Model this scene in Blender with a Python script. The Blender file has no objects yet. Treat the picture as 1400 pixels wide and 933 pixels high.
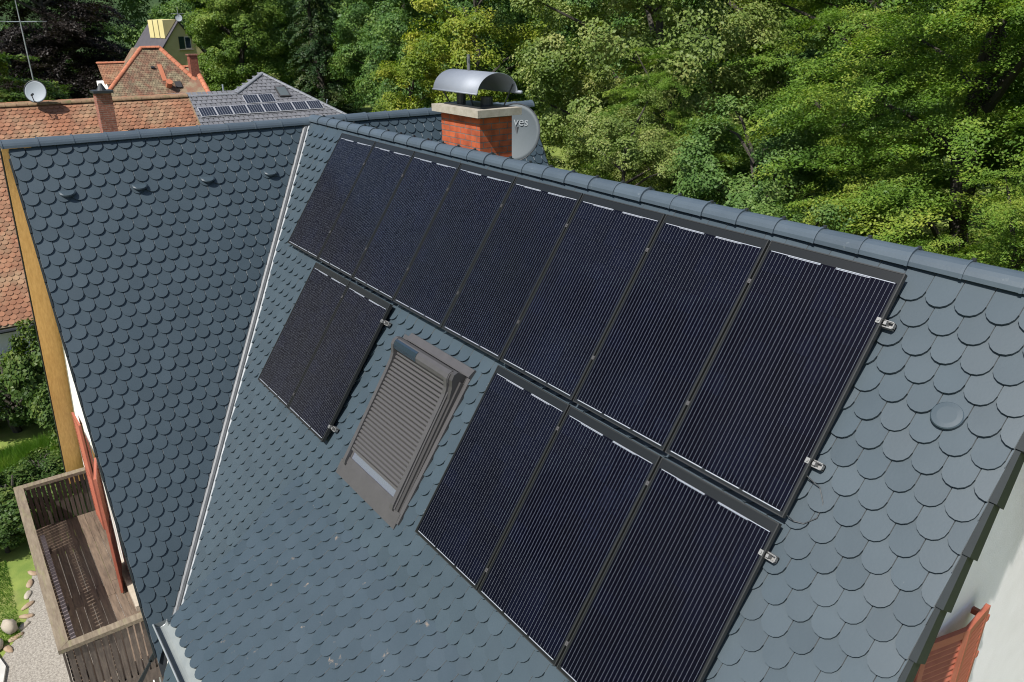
import bpy, math, random
import numpy as np
from mathutils import Vector, Matrix
R = math.radians
random.seed(7)
rng = np.random.default_rng(11)
sc = bpy.context.scene
C = sc.collection

# ------------------------------------------------------------------ materials
def mat(name, base, rough=0.6, metal=0.0, spec=0.5, col2=None, scale=4.0, island=0.0, bump=0.0, bscale=40.0,
        detail=6.0, lo=0.35, hi=0.65, stretch=None, translucent=0.0, coat=0.0, coat_rough=0.05, col3=None, scale3=1.0, lo3=0.55, hi3=0.7):
    m = bpy.data.materials.new(name); m.use_nodes = True
    nt = m.node_tree; N = nt.nodes; L = nt.links
    bs = N['Principled BSDF']
    bs.inputs['Roughness'].default_value = rough
    bs.inputs['Metallic'].default_value = metal
    bs.inputs['Specular IOR Level'].default_value = spec
    if coat:
        bs.inputs['Coat Weight'].default_value = coat
        bs.inputs['Coat Roughness'].default_value = coat_rough
    bs.inputs['Base Color'].default_value = (*base, 1)
    tc = N.new('ShaderNodeTexCoord')
    vec = tc.outputs['Object']
    if stretch:
        mp = N.new('ShaderNodeMapping'); mp.inputs['Scale'].default_value = stretch
        L.new(vec, mp.inputs['Vector']); vec = mp.outputs['Vector']
    out = None
    def noise(s, d=detail):
        n = N.new('ShaderNodeTexNoise'); n.inputs['Scale'].default_value = s; n.inputs['Detail'].default_value = d
        n.inputs['Roughness'].default_value = 0.6
        L.new(vec, n.inputs['Vector']); return n.outputs['Fac']
    def ramp(f, a, b, ca, cb):
        r = N.new('ShaderNodeValToRGB'); r.color_ramp.elements[0].position = a; r.color_ramp.elements[1].position = b
        r.color_ramp.elements[0].color = (*ca, 1); r.color_ramp.elements[1].color = (*cb, 1)
        L.new(f, r.inputs['Fac']); return r.outputs['Color']
    if col2: out = ramp(noise(scale), lo, hi, base, col2)
    if col3:
        f = ramp(noise(scale3, 8), lo3, hi3, (0, 0, 0), (1, 1, 1))
        mx = N.new('ShaderNodeMix'); mx.data_type = 'RGBA'
        L.new(f, mx.inputs['Factor'])
        if out: L.new(out, mx.inputs['A'])
        else: mx.inputs['A'].default_value = (*base, 1)
        mx.inputs['B'].default_value = (*col3, 1); out = mx.outputs['Result']
    if island:
        g = N.new('ShaderNodeNewGeometry')
        mr = N.new('ShaderNodeMapRange'); mr.inputs['To Min'].default_value = 1 - island; mr.inputs['To Max'].default_value = 1 + island
        L.new(g.outputs['Random Per Island'], mr.inputs['Value'])
        mx = N.new('ShaderNodeMix'); mx.data_type = 'RGBA'; mx.blend_type = 'MULTIPLY'; mx.inputs['Factor'].default_value = 1
        if out: L.new(out, mx.inputs['A'])
        else: mx.inputs['A'].default_value = (*base, 1)
        L.new(mr.outputs['Result'], mx.inputs['B']); out = mx.outputs['Result']
    if out: L.new(out, bs.inputs['Base Color'])
    if bump:
        b = N.new('ShaderNodeBump'); b.inputs['Strength'].default_value = bump; b.inputs['Distance'].default_value = 0.01
        L.new(noise(bscale), b.inputs['Height']); L.new(b.outputs['Normal'], bs.inputs['Normal'])
    if translucent:
        t = N.new('ShaderNodeBsdfTranslucent'); ms = N.new('ShaderNodeMixShader'); ms.inputs['Fac'].default_value = translucent
        if out:
            br = N.new('ShaderNodeMix'); br.data_type = 'RGBA'; br.blend_type = 'MULTIPLY'; br.inputs['Factor'].default_value = 1
            L.new(out, br.inputs['A']); br.inputs['B'].default_value = (1.5, 1.7, 0.7, 1)
            L.new(br.outputs['Result'], t.inputs['Color'])
        o = N['Material Output']
        L.new(bs.outputs['BSDF'], ms.inputs[1]); L.new(t.outputs['BSDF'], ms.inputs[2]); L.new(ms.outputs['Shader'], o.inputs['Surface'])
    return m

def leafmat(name, dark, mid, light, sc_noise=0.7, trans=0.3, rough=0.5):
    """leaf colours vary from leaf to leaf and, slowly, from bough to bough"""
    m = bpy.data.materials.new(name); m.use_nodes = True
    nt = m.node_tree; N = nt.nodes; L = nt.links
    bs = N['Principled BSDF']; bs.inputs['Roughness'].default_value = rough; bs.inputs['Specular IOR Level'].default_value = 0.2
    g = N.new('ShaderNodeNewGeometry'); tc = N.new('ShaderNodeTexCoord')
    n = N.new('ShaderNodeTexNoise'); n.inputs['Scale'].default_value = sc_noise; n.inputs['Detail'].default_value = 4
    L.new(tc.outputs['Object'], n.inputs['Vector'])
    ma = N.new('ShaderNodeMath'); ma.operation = 'MULTIPLY_ADD'; ma.inputs[1].default_value = 0.36
    mb = N.new('ShaderNodeMath'); mb.operation = 'MULTIPLY_ADD'; mb.inputs[1].default_value = 2.0; mb.inputs[2].default_value = -0.69
    L.new(n.outputs['Fac'], mb.inputs[0]); L.new(g.outputs['Random Per Island'], ma.inputs[0]); L.new(mb.outputs[0], ma.inputs[2])
    r = N.new('ShaderNodeValToRGB'); e = r.color_ramp.elements
    e[0].position = 0.05; e[0].color = (*dark, 1); e[1].position = 0.95; e[1].color = (*light, 1)
    k = e.new(0.5); k.color = (*mid, 1)
    L.new(ma.outputs[0], r.inputs['Fac']); L.new(r.outputs['Color'], bs.inputs['Base Color'])
    t = N.new('ShaderNodeBsdfTranslucent'); ms = N.new('ShaderNodeMixShader'); ms.inputs['Fac'].default_value = trans
    br = N.new('ShaderNodeMix'); br.data_type = 'RGBA'; br.blend_type = 'MULTIPLY'; br.inputs['Factor'].default_value = 1
    L.new(r.outputs['Color'], br.inputs['A']); br.inputs['B'].default_value = (1.5, 1.7, 0.6, 1); L.new(br.outputs['Result'], t.inputs['Color'])
    L.new(bs.outputs['BSDF'], ms.inputs[1]); L.new(t.outputs['BSDF'], ms.inputs[2]); L.new(ms.outputs['Shader'], N['Material Output'].inputs['Surface'])
    return m

def brickmat(name, c1, c2, mortar, scale=1.0, axis='x', bw=0.225, bh=0.060, ms=0.010):
    m = bpy.data.materials.new(name); m.use_nodes = True
    nt = m.node_tree; N = nt.nodes; L = nt.links; bs = N['Principled BSDF']; bs.inputs['Roughness'].default_value = 0.85
    tc = N.new('ShaderNodeTexCoord'); sx = N.new('ShaderNodeSeparateXYZ'); L.new(tc.outputs['Object'], sx.inputs[0])
    ad = N.new('ShaderNodeMath'); ad.operation = 'ADD'; L.new(sx.outputs['X'], ad.inputs[0]); L.new(sx.outputs['Y'], ad.inputs[1])
    cx = N.new('ShaderNodeCombineXYZ'); L.new(ad.outputs[0], cx.inputs['X']); L.new(sx.outputs['Z'], cx.inputs['Y'])
    b = N.new('ShaderNodeTexBrick'); b.inputs['Scale'].default_value = scale
    b.inputs['Color1'].default_value = (*c1, 1); b.inputs['Color2'].default_value = (*c2, 1); b.inputs['Mortar'].default_value = (*mortar, 1)
    b.inputs['Brick Width'].default_value = bw + ms; b.inputs['Row Height'].default_value = bh + ms; b.inputs['Mortar Size'].default_value = ms * 0.55
    b.inputs['Mortar Smooth'].default_value = 0.1
    L.new(cx.outputs[0], b.inputs['Vector'])
    n = N.new('ShaderNodeTexNoise'); n.inputs['Scale'].default_value = 9; n.inputs['Detail'].default_value = 8; L.new(tc.outputs['Object'], n.inputs['Vector'])
    r = N.new('ShaderNodeValToRGB'); r.color_ramp.elements[0].position = 0.3; r.color_ramp.elements[1].position = 0.75
    r.color_ramp.elements[0].color = (0.58, 0.54, 0.54, 1); r.color_ramp.elements[1].color = (1.2, 1.2, 1.2, 1)
    L.new(n.outputs['Fac'], r.inputs['Fac'])
    mx = N.new('ShaderNodeMix'); mx.data_type = 'RGBA'; mx.blend_type = 'MULTIPLY'; mx.inputs['Factor'].default_value = 1
    L.new(b.outputs['Color'], mx.inputs['A']); L.new(r.outputs['Color'], mx.inputs['B']); L.new(mx.outputs['Result'], bs.inputs['Base Color'])
    bp = N.new('ShaderNodeBump'); bp.inputs['Strength'].default_value = 0.8; bp.inputs['Distance'].default_value = 0.008; bp.invert = True
    L.new(b.outputs['Fac'], bp.inputs['Height']); L.new(bp.outputs['Normal'], bs.inputs['Normal'])
    return m

M_ = {}
M_['tile'] = mat('slate_tile', (0.0315, 0.0481, 0.0608), 0.50, spec=0.42, col2=(0.0360, 0.0536, 0.0670), scale=3.0, island=0.07, bump=0.035, bscale=55, col3=(0.12, 0.13, 0.13), scale3=26, lo3=0.735, hi3=0.79)
M_['tile_worn_skylit'] = mat('slate_tile_scuffed_skylit', (0.0297, 0.0463, 0.0594), 0.48, spec=0.42, col2=(0.0342, 0.0513, 0.0657), scale=3.0, island=0.06, bump=0.035, bscale=55, col3=(0.19, 0.15, 0.115), scale3=6.5, lo3=0.67, hi3=0.74)  # scuffs, plus a slightly bluer base that paints in sky reflection on the flare
M_['tile_edge'] = mat('slate_cut_edge_lit', (0.24, 0.26, 0.27), 0.7)  # pale cut edges, lightened to paint in the sky glint along tile sides
M_['tile_under'] = mat('roof_underlay', (0.012, 0.015, 0.018), 0.8)
M_['cap'] = mat('slate_ridge_cap', (0.050, 0.068, 0.086), 0.45, spec=0.5, col2=(0.060, 0.080, 0.098), scale=3, island=0.08, bump=0.08, bscale=60, col3=(0.13, 0.15, 0.16), scale3=14, lo3=0.66, hi3=0.8)
M_['vergedark'] = mat('verge_trim', (0.010, 0.014, 0.016), 0.6, spec=0.25, col2=(0.013, 0.018, 0.020), scale=5)
M_['zinc'] = mat('zinc_sheet', (0.40, 0.42, 0.43), 0.45, metal=0.55, col2=(0.30, 0.32, 0.33), scale=5)
M_['zincdark'] = mat('zinc_sheet_grey', (0.13, 0.135, 0.14), 0.55, metal=0.3, col2=(0.10, 0.105, 0.11), scale=5)
M_['zincpale'] = mat('zinc_apron', (0.20, 0.22, 0.215), 0.6, metal=0.1, col2=(0.165, 0.185, 0.185), scale=6)
M_['alu'] = mat('aluminium_bracket', (0.22, 0.22, 0.215), 0.5, metal=0.4)
M_['frame'] = mat('black_anodised_frame', (0.020, 0.021, 0.021), 0.5, metal=0.2)
M_['backsheet'] = mat('black_backsheet', (0.0075, 0.0085, 0.0085), 0.4, spec=0.3, coat=0.2, coat_rough=0.12)
M_['wire'] = mat('busbar_wire', (0.19, 0.21, 0.25), 0.5)
M_['ribbon'] = mat('busbar_ribbon', (0.26, 0.28, 0.32), 0.5)
M_['brick'] = brickmat('chimney_brick', (0.34, 0.068, 0.022), (0.44, 0.098, 0.030), (0.15, 0.115, 0.10))
M_['brickfar'] = brickmat('old_brick', (0.24, 0.085, 0.055), (0.30, 0.115, 0.075), (0.30, 0.24, 0.20))
M_['concrete'] = mat('cap_concrete', (0.25, 0.225, 0.18), 0.85, col2=(0.33, 0.30, 0.25), scale=12, bump=0.3, bscale=70)
M_['hood'] = mat('galvanised_hood', (0.19, 0.21, 0.245), 0.6, metal=0.25, col2=(0.215, 0.235, 0.27), scale=5, col3=(0.16, 0.17, 0.18), scale3=22, lo3=0.72, hi3=0.8)
M_['darkmetal'] = mat('dark_metal', (0.03, 0.033, 0.036), 0.5, metal=0.3)
M_['dish'] = mat('dish_grey', (0.074, 0.090, 0.098), 0.6, spec=0.3, col2=(0.068, 0.083, 0.09), scale=4)
M_['dishpale'] = mat('dish_pale', (0.24, 0.27, 0.30), 0.6)
M_['lettering'] = mat('dish_lettering', (0.155, 0.172, 0.18), 0.6)
M_['shutterbox'] = mat('roller_shutter_brown', (0.060, 0.0575, 0.0585), 0.5, metal=0.15, col2=(0.068, 0.065, 0.066), scale=9)
M_['shutterdark'] = mat('roller_shutter_dark', (0.040, 0.038, 0.038), 0.45)
M_['shutterslat'] = mat('roller_slat', (0.069, 0.066, 0.067), 0.55, metal=0.1)
M_['skyglass'] = mat('coated_roof_glass', (0.42, 0.46, 0.56), 0.03, metal=0.75)
M_['glass'] = mat('window_glass', (0.02, 0.03, 0.05), 0.04, spec=0.9, coat=1.0, coat_rough=0.02)
M_['pvcell'] = mat('small_solar_cell', (0.015, 0.025, 0.035), 0.2, coat=0.8, coat_rough=0.06)
M_['plaster'] = mat('white_plaster', (0.76, 0.735, 0.715), 0.9, col2=(0.81, 0.785, 0.77), scale=2.2, bump=0.5, bscale=90, col3=(0.62, 0.60, 0.56), scale3=0.9, lo3=0.6, hi3=0.8)
M_['soffit'] = mat('yellow_pine_soffit', (0.50, 0.27, 0.075), 0.6, col2=(0.62, 0.36, 0.115), scale=3, stretch=(4, 12, 0.7), col3=(0.26, 0.12, 0.03), scale3=2.2, lo3=0.66, hi3=0.8)
M_['redwood'] = mat('red_painted_shutter', (0.26, 0.070, 0.040), 0.6, col2=(0.31, 0.092, 0.055), scale=6)
M_['whitewood'] = mat('white_frame', (0.72, 0.68, 0.62), 0.6)
M_['oldwood'] = mat('weathered_wood', (0.115, 0.088, 0.060), 0.8, col2=(0.185, 0.15, 0.105), scale=5, stretch=(1, 6, 6), island=0.14, col3=(0.17, 0.165, 0.075), scale3=2.3, lo3=0.55, hi3=0.8, bump=0.3)
M_['picket'] = mat('weathered_picket', (0.060, 0.046, 0.038), 0.85, col2=(0.105, 0.082, 0.066), scale=5, stretch=(6, 6, 1), island=0.2)
M_['deck'] = mat('deck_boards', (0.085, 0.060, 0.042), 0.75, col2=(0.16, 0.115, 0.080), scale=3, stretch=(1, 8, 8), island=0.16, col3=(0.30, 0.26, 0.22), scale3=7, lo3=0.68, hi3=0.8, bump=0.3)
M_['mauve'] = mat('faded_board', (0.19, 0.16, 0.165), 0.7, col2=(0.15, 0.125, 0.13), scale=6)
M_['grass'] = mat('lawn', (0.11, 0.165, 0.025), 0.9, col2=(0.19, 0.235, 0.045), scale=1.6, col3=(0.22, 0.20, 0.075), scale3=0.7, lo3=0.58, hi3=0.78, bump=0.8, bscale=60)
M_['blade'] = leafmat('grass_blades', (0.0490, 0.1190, 0.0168), (0.1050, 0.2100, 0.0308), (0.2100, 0.2800, 0.0490), 0.9, 0.3)
M_['gravel'] = mat('gravel', (0.17, 0.152, 0.128), 0.95, col2=(0.31, 0.285, 0.245), scale=26, detail=3, bump=1.0, bscale=45)
M_['stone'] = mat('edging_stone', (0.28, 0.245, 0.195), 0.9, col2=(0.36, 0.315, 0.25), scale=6, bump=0.5)
M_['sandstone'] = mat('sandstone_edging', (0.25, 0.165, 0.10), 0.9, col2=(0.30, 0.23, 0.16), scale=6, bump=0.5)
M_['paleslab'] = mat('pale_slab', (0.40, 0.39, 0.36), 0.9, col2=(0.46, 0.45, 0.42), scale=4)
M_['clay'] = mat('clay_tile', (0.20, 0.083, 0.042), 0.85, col2=(0.245, 0.118, 0.066), scale=1.1, island=0.24, col3=(0.24, 0.17, 0.10), scale3=0.8, lo3=0.5, hi3=0.72)
M_['claymoss'] = mat('mossy_clay_tile', (0.15, 0.070, 0.043), 0.9, col2=(0.155, 0.110, 0.068), scale=2.2, island=0.28, col3=(0.19, 0.155, 0.095), scale3=1.1, lo3=0.46, hi3=0.62)
M_['claynew'] = mat('new_clay_tile', (0.36, 0.115, 0.055), 0.8, col2=(0.38, 0.14, 0.075), scale=3, island=0.1)
M_['ridgemoss'] = mat('mossy_ridge', (0.16, 0.10, 0.06), 0.95, col2=(0.24, 0.155, 0.09), scale=7, col3=(0.10, 0.10, 0.04), scale3=4, lo3=0.5, hi3=0.7)
M_['greytile'] = mat('grey_concrete_tile', (0.115, 0.117, 0.130), 0.65, col2=(0.135, 0.137, 0.15), scale=1.5, island=0.12)
M_['greycap'] = mat('grey_ridge_cap', (0.16, 0.168, 0.185), 0.55, island=0.08)
M_['yellowwall'] = mat('yellow_plaster', (0.58, 0.50, 0.23), 0.9, col2=(0.64, 0.56, 0.28), scale=1.0)
M_['darkroof'] = mat('anthracite_roof', (0.060, 0.055, 0.066), 0.6, col2=(0.075, 0.07, 0.08), scale=2)
M_['greenpaint'] = mat('green_shutter', (0.012, 0.035, 0.022), 0.5)
M_['bark'] = mat('bark', (0.03, 0.026, 0.020), 0.95, col2=(0.055, 0.047, 0.037), scale=6, stretch=(4, 4, 1), bump=0.8, bscale=14)
M_['pvfar'] = mat('far_solar_cells', (0.018, 0.021, 0.030), 0.25, coat=0.5, coat_rough=0.1)
M_['pvframe'] = mat('silver_frame', (0.50, 0.50, 0.51), 0.4, metal=0.5)
L_HORN = leafmat('hornbeam_leaf', (0.0502, 0.1057, 0.0167), (0.1160, 0.1981, 0.0278), (0.2437, 0.2821, 0.0473), 0.55, 0.30)
L_HAZEL = leafmat('hazel_leaf', (0.0491, 0.1035, 0.0259), (0.0983, 0.1725, 0.0431), (0.1707, 0.2300, 0.0646), 0.6, 0.28)
L_MAPLE = leafmat('maple_leaf', (0.0755, 0.1196, 0.0267), (0.1441, 0.1953, 0.0478), (0.2744, 0.2835, 0.0998), 0.5, 0.26)
L_ASH = leafmat('ash_leaf', (0.0734, 0.1254, 0.0172), (0.1712, 0.2213, 0.0257), (0.3260, 0.3172, 0.0515), 0.5, 0.3)
L_LIME = leafmat('lime_leaf', (0.0356, 0.0822, 0.0229), (0.0754, 0.1456, 0.0322), (0.1686, 0.2311, 0.0505), 0.5, 0.25)
L_POPLAR = leafmat('poplar_leaf', (0.0524, 0.1018, 0.0183), (0.1115, 0.1811, 0.0304), (0.1966, 0.2376, 0.0455), 0.5, 0.3)
L_BEECH = leafmat('copper_beech_leaf', (0.0075, 0.0060, 0.0060), (0.0135, 0.0105, 0.0097), (0.0255, 0.0195, 0.0150), 0.5, 0.12)
L_FIR = leafmat('fir_needles', (0.012, 0.030, 0.010), (0.022, 0.050, 0.014), (0.060, 0.075, 0.020), 0.5, 0.1)
L_BUSH = leafmat('bush_leaf', (0.0275, 0.0585, 0.0125), (0.0600, 0.1062, 0.0200), (0.1375, 0.1594, 0.0375), 0.7, 0.25)
L_HEDGE = leafmat('hedge_leaf', (0.0234, 0.0508, 0.0130), (0.0546, 0.0994, 0.0208), (0.1300, 0.1658, 0.0390), 1.2, 0.25)
L_SPRUCEPALE = leafmat('pale_shrub_leaf', (0.085, 0.115, 0.03), (0.13, 0.16, 0.04), (0.19, 0.21, 0.07), 0.9, 0.2)

# ------------------------------------------------------------------ mesh helpers
class MB:
    def __init__(s): s.v = []; s.f = []; s.m = []; s.p = []
    def add(s, vs, fs, mi=0):
        s.p.append((len(s.v), len(s.v) + len(vs), len(s.f), len(s.f) + len(fs)))
        o = len(s.v); s.v += [tuple(v) for v in vs]; s.f += [tuple(i + o for i in f) for f in fs]; s.m += [mi] * len(fs)
    def box(s, o, a, b, c, mi=0):
        """o corner, a b c edge vectors (right handed)"""
        o, a, b, c = map(Vector, (o, a, b, c))
        vs = [o, o + a, o + a + b, o + b, o + c, o + a + c, o + a + b + c, o + b + c]
        s.add(vs, [(0, 3, 2, 1), (4, 5, 6, 7), (0, 1, 5, 4), (1, 2, 6, 5), (2, 3, 7, 6), (3, 0, 4, 7)], mi)
    def abox(s, x0, x1, y0, y1, z0, z1, mi=0):
        s.box((x0, y0, z0), (x1 - x0, 0, 0), (0, y1 - y0, 0), (0, 0, z1 - z0), mi)
    def prism(s, poly, ext, mi=0):
        """planar polygon extruded by the vector ext"""
        n = len(poly); ext = Vector(ext)
        vs = [Vector(p) for p in poly] + [Vector(p) + ext for p in poly]
        s.add(vs, [tuple(range(n - 1, -1, -1)), tuple(range(n, 2 * n))] + [(i, (i + 1) % n, (i + 1) % n + n, i + n) for i in range(n)], mi)
    def tube(s, pts, r, k=8, mi=0, caps=True):
        pts = [Vector(p) for p in pts]; n = len(pts)
        rs = r if isinstance(r, (list, tuple)) else [r] * n
        vs = []; up = None
        for i, p in enumerate(pts):
            t = (pts[min(i + 1, n - 1)] - pts[max(i - 1, 0)]).normalized()
            if up is None: up = Vector((0, 0, 1)) if abs(t.z) < 0.9 else Vector((1, 0, 0))
            a = t.cross(up).normalized(); b = a.cross(t); up = b
            for j in range(k):
                w = 2 * math.pi * j / k
                vs.append(p + (a * math.cos(w) + b * math.sin(w)) * rs[i])
        fs = [(i * k + j, i * k + (j + 1) % k, (i + 1) * k + (j + 1) % k, (i + 1) * k + j) for i in range(n - 1) for j in range(k)]
        if caps: fs += [tuple(range(k - 1, -1, -1)), tuple(range((n - 1) * k, n * k))]
        s.add(vs, fs, mi)
    def build(s, name, mats, parent=None, smooth=False, loc=None):
        return mkobj(name, s.v, s.f, mats, parent, s.m, smooth, loc)

def each(mb, name, mats, parent, loc=False):
    """every separate piece of mb as a part of its own"""
    out = []
    for a, b, c, d in mb.p:
        q = MB(); q.v = mb.v[a:b]; q.f = [tuple(i - a for i in f) for f in mb.f[c:d]]; q.m = mb.m[c:d]; q.p = [(0, b - a, 0, d - c)]
        out.append(local(name, q, mats, parent) if loc else q.build(name, mats, parent))
    return out
WLOC = {}
def mkobj(name, v, f, mats, parent=None, mi=None, smooth=False, loc=None):
    me = bpy.data.meshes.new(name)
    if loc is not None: v = [tuple(Vector(p) - Vector(loc)) for p in v]
    me.from_pydata(v, [], f); me.update()
    if not isinstance(mats, (list, tuple)): mats = [mats]
    for m in mats: me.materials.append(m)
    if mi is not None and len(mats) > 1: me.polygons.foreach_set('material_index', mi)
    if smooth: me.polygons.foreach_set('use_smooth', [True] * len(me.polygons))
    o = bpy.data.objects.new(name, me); C.objects.link(o)
    if loc is not None: o.location = loc
    if parent is not None:
        o.parent = parent
        if loc is None and parent.name in WLOC: o.matrix_parent_inverse = WLOC[parent.name].inverted()
    return o

def tag(o, label=None, cat=None, group=None, kind=None):
    if label: o['label'] = label
    if cat: o['category'] = cat
    if group: o['group'] = group
    if kind: o['kind'] = kind
    return o
def empty(name, loc, label, cat, group=None, rot=(0, 0, 0)):
    o = bpy.data.objects.new(name, None); C.objects.link(o); o.location = loc; o.rotation_euler = rot
    o.empty_display_size = 0.3
    WLOC[o.name] = Matrix.Translation(Vector(loc)) @ Vector_rot(rot)
    return tag(o, label, cat, group)
def Vector_rot(rot):
    from mathutils import Euler
    return Euler(rot).to_matrix().to_4x4()
def local(name, mb, mats, parent, smooth=False):
    """a part given in its parent's own frame"""
    me = bpy.data.meshes.new(name); me.from_pydata(mb.v, [], mb.f); me.update()
    if not isinstance(mats, (list, tuple)): mats = [mats]
    for m in mats: me.materials.append(m)
    if len(mats) > 1: me.polygons.foreach_set('material_index', mb.m)
    if smooth: me.polygons.foreach_set('use_smooth', [True] * len(me.polygons))
    o = bpy.data.objects.new(name, me); C.objects.link(o); o.parent = parent
    return o
def copy_tree(o, parent=None):
    c = o.copy(); C.objects.link(c); c.parent = parent
    for ch in list(o.children): copy_tree(ch, c)
    return c

# ------------------------------------------------------------------ roof frames
V3 = Vector
class Plane:
    """o: point, u: along rows, d: down the slope, n: outward normal"""
    def __init__(s, o, u, d): s.o = V3(o); s.u = V3(u).normalized(); s.d = V3(d).normalized(); s.n = s.d.cross(s.u); s.n = s.n if s.n.z > 0 else -s.n
    def p(s, u, d, h=0.0): return s.o + s.u * u + s.d * d + s.n * h
PX = -10.395
P = R(56.0026)
MAIN = Plane((PX, 4.898, 9.739), (1, 0, 0), (0, -math.cos(P), -math.sin(P)))
PB = R(60.0)
CROSS = Plane((-11.85, 0, 9.83), (0, 1, 0), (math.cos(PB), 0, -math.sin(PB)))
KD = 4.02
FL = R(37.5)
kp = MAIN.p(0, KD)
FLARE = Plane((PX, kp.y, kp.z), (1, 0, 0), (0, -math.cos(FL), -math.sin(FL)))
FLEN = 2.13
XE = 2.76              # left end of the flared eave (distance along the ridge from the panel field)
XR = 9.10              # right verge
FAPEX_D = -0.17

def clip(poly, planes):
    """convex clip in 2D; planes: (a,b,c) keep a*u+b*d<=c"""
    for a, b, c in planes:
        out = []
        n = len(poly)
        for i in range(n):
            p, q = poly[i], poly[(i + 1) % n]
            sp, sq = a * p[0] + b * p[1] - c, a * q[0] + b * q[1] - c
            if sp <= 0: out.append(p)
            if sp * sq < 0:
                t = sp / (sp - sq); out.append((p[0] + (q[0] - p[0]) * t, p[1] + (q[1] - p[1]) * t))
        poly = out
        if len(poly) < 3: return None
    return poly

def tile_field(mb, pl, u0, d0, tw, ex, rows, urange, planes, length=None, gap=0.004, hb=0.019, thick=0.012, arc=8, rad=None, skip=None, jit=0.0024, rect=False, rowshift=0.5):
    """scalloped tiles; each row's lower tips lie at d0+ex*row"""
    length = length or ex * 2.15
    rad = rad or (tw - gap) / 2
    r2 = random.Random(5)
    for k in rows:
        db = d0 + ex * k
        off = rowshift * tw * (k % 2)
        i0 = math.floor((urange[0] - u0 - off) / tw) - 1; i1 = math.ceil((urange[1] - u0 - off) / tw) + 1
        for i in range(i0, i1 + 1):
            uc = u0 + off + i * tw
            if skip and skip(uc, db): continue
            hw = (tw - gap) / 2
            a = r2.uniform(-1, 1) * jit; b = r2.uniform(-1, 1) * jit; hj = r2.uniform(-1, 1) * jit; sj = r2.uniform(-1, 1) * 0.0035
            poly = [(uc - hw, db - length), (uc - hw, db - rad)]
            if rect: poly = [(uc - hw, db - length), (uc - hw, db - 0.012), (uc - hw + 0.012, db), (uc + hw - 0.012, db), (uc + hw, db - 0.012)]
            else:
                for j in range(1, arc):
                    w = math.pi * j / arc
                    poly.append((uc - hw * math.cos(w), db - rad + rad * math.sin(w)))
                poly.append((uc + hw, db - rad))
            poly.append((uc + hw, db - length))
            poly = [(x, y + sj) for x, y in poly]
            poly = clip(poly, planes(uc, db) if callable(planes) else planes)
            if not poly: continue
            n = len(poly)
            top = []
            for (x, y) in poly:
                t = (y - (db - length)) / length
                top.append(pl.p(x, y, 0.001 + hb * t + hj + (x - uc) / hw * a))
            bot = [q - pl.n * thick for q in top]
            fs = [tuple(range(n))]; mi = [0]
            for j in range(n):
                y0, y1 = poly[j][1], poly[(j + 1) % n][1]
                if max(y0, y1) < db - length * 0.75: continue
                fs.append((j, j + n, (j + 1) % n + n, (j + 1) % n)); mi.append(1 if abs(poly[j][0] - poly[(j + 1) % n][0]) < 0.004 else 0)
            # orient the face to the plane normal
            nn = (top[1] - top[0]).cross(top[2] - top[0])
            if nn.dot(pl.n) < 0: fs = [tuple(reversed(f)) for f in fs]
            mb.add(top + bot, fs); mb.m[-len(fs):] = mi

def ridge_caps(mb, a, b, r, n, up=(0, 0, 1), squash=0.85, clipmb=None, lip=0.006):
    """overlapping half-round caps from a to b"""
    a, b = V3(a), V3(b); t = (b - a).normalized(); up = V3(up); s = t.cross(up).normalized(); up = s.cross(t)
    step = (b - a).length / n; K = 10
    for i in range(n):
        c0 = a + t * (step * i - 0.03); c1 = a + t * (step * (i + 1))
        rr = random.uniform(-0.003, 0.003)
        rings = [(c0, r * 0.93 + rr), (c1 - t * 0.02, r + rr), (c1 - t * 0.018, r + lip + rr), (c1, r + lip + rr), (c1, r - 0.012 + rr)]
        vs = []
        for c, q in rings:
            for j in range(K + 1):
                w = math.pi * j / K
                vs.append(c + s * (math.cos(w) * q * 1.12) + up * (math.sin(w) * q * squash))
        fs = [(k * (K + 1) + j, k * (K + 1) + j + 1, (k + 1) * (K + 1) + j + 1, (k + 1) * (K + 1) + j) for k in range(len(rings) - 1) for j in range(K)]
        mb.add(vs, fs)
        if clipmb is not None:
            q = c1 + up * (r * squash * 0.96) - s * (r * 0.30)
            clipmb.box(q - t * 0.014, t * 0.024, s * 0.02, up * 0.018)

# ================================================================== THE SLATE ROOFED HOUSE
house = empty('slate_roofed_house', (-8.0, 4.0, 0.0), 'cross-gabled white house roofed in blue-grey scalloped slate tiles, carrying the solar panels', 'house')
def zc(y): return MAIN.o.z - (MAIN.o.y - y) * math.tan(P)
APEX_Y = MAIN.p(0, FAPEX_D).y; APEX_Z = MAIN.p(0, FAPEX_D).z
def valley(z):
    dm = (MAIN.o.z - z) / math.sin(P); dc = (CROSS.o.z - z) / math.sin(PB)
    x = CROSS.o.x + dc * math.cos(PB); y = MAIN.o.y - dm * math.cos(P)
    return x - PX, dm, y, dc
x0v, d0v, y0v, c0v = valley(9.7); x1v, d1v, y1v, c1v = valley(4.0)
kx = (x1v - x0v) / (d1v - d0v); bx = x0v - kx * d0v       # x = kx*d+bx on the main slope
ky = (y1v - y0v) / (c1v - c0v); by = y0v - ky * c0v       # y = ky*d+by on the cross slope
VG = 0.050
main_v = (-1, kx, -bx - 0.085)
WX0, WX1, WD0, WD1 = 3.46, 4.75, 1.95, 3.66
def win_skip(u, d): return WX0 + 0.1 < u < WX1 - 0.1 and WD0 + 0.22 < d < WD1 + 0.02
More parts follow.
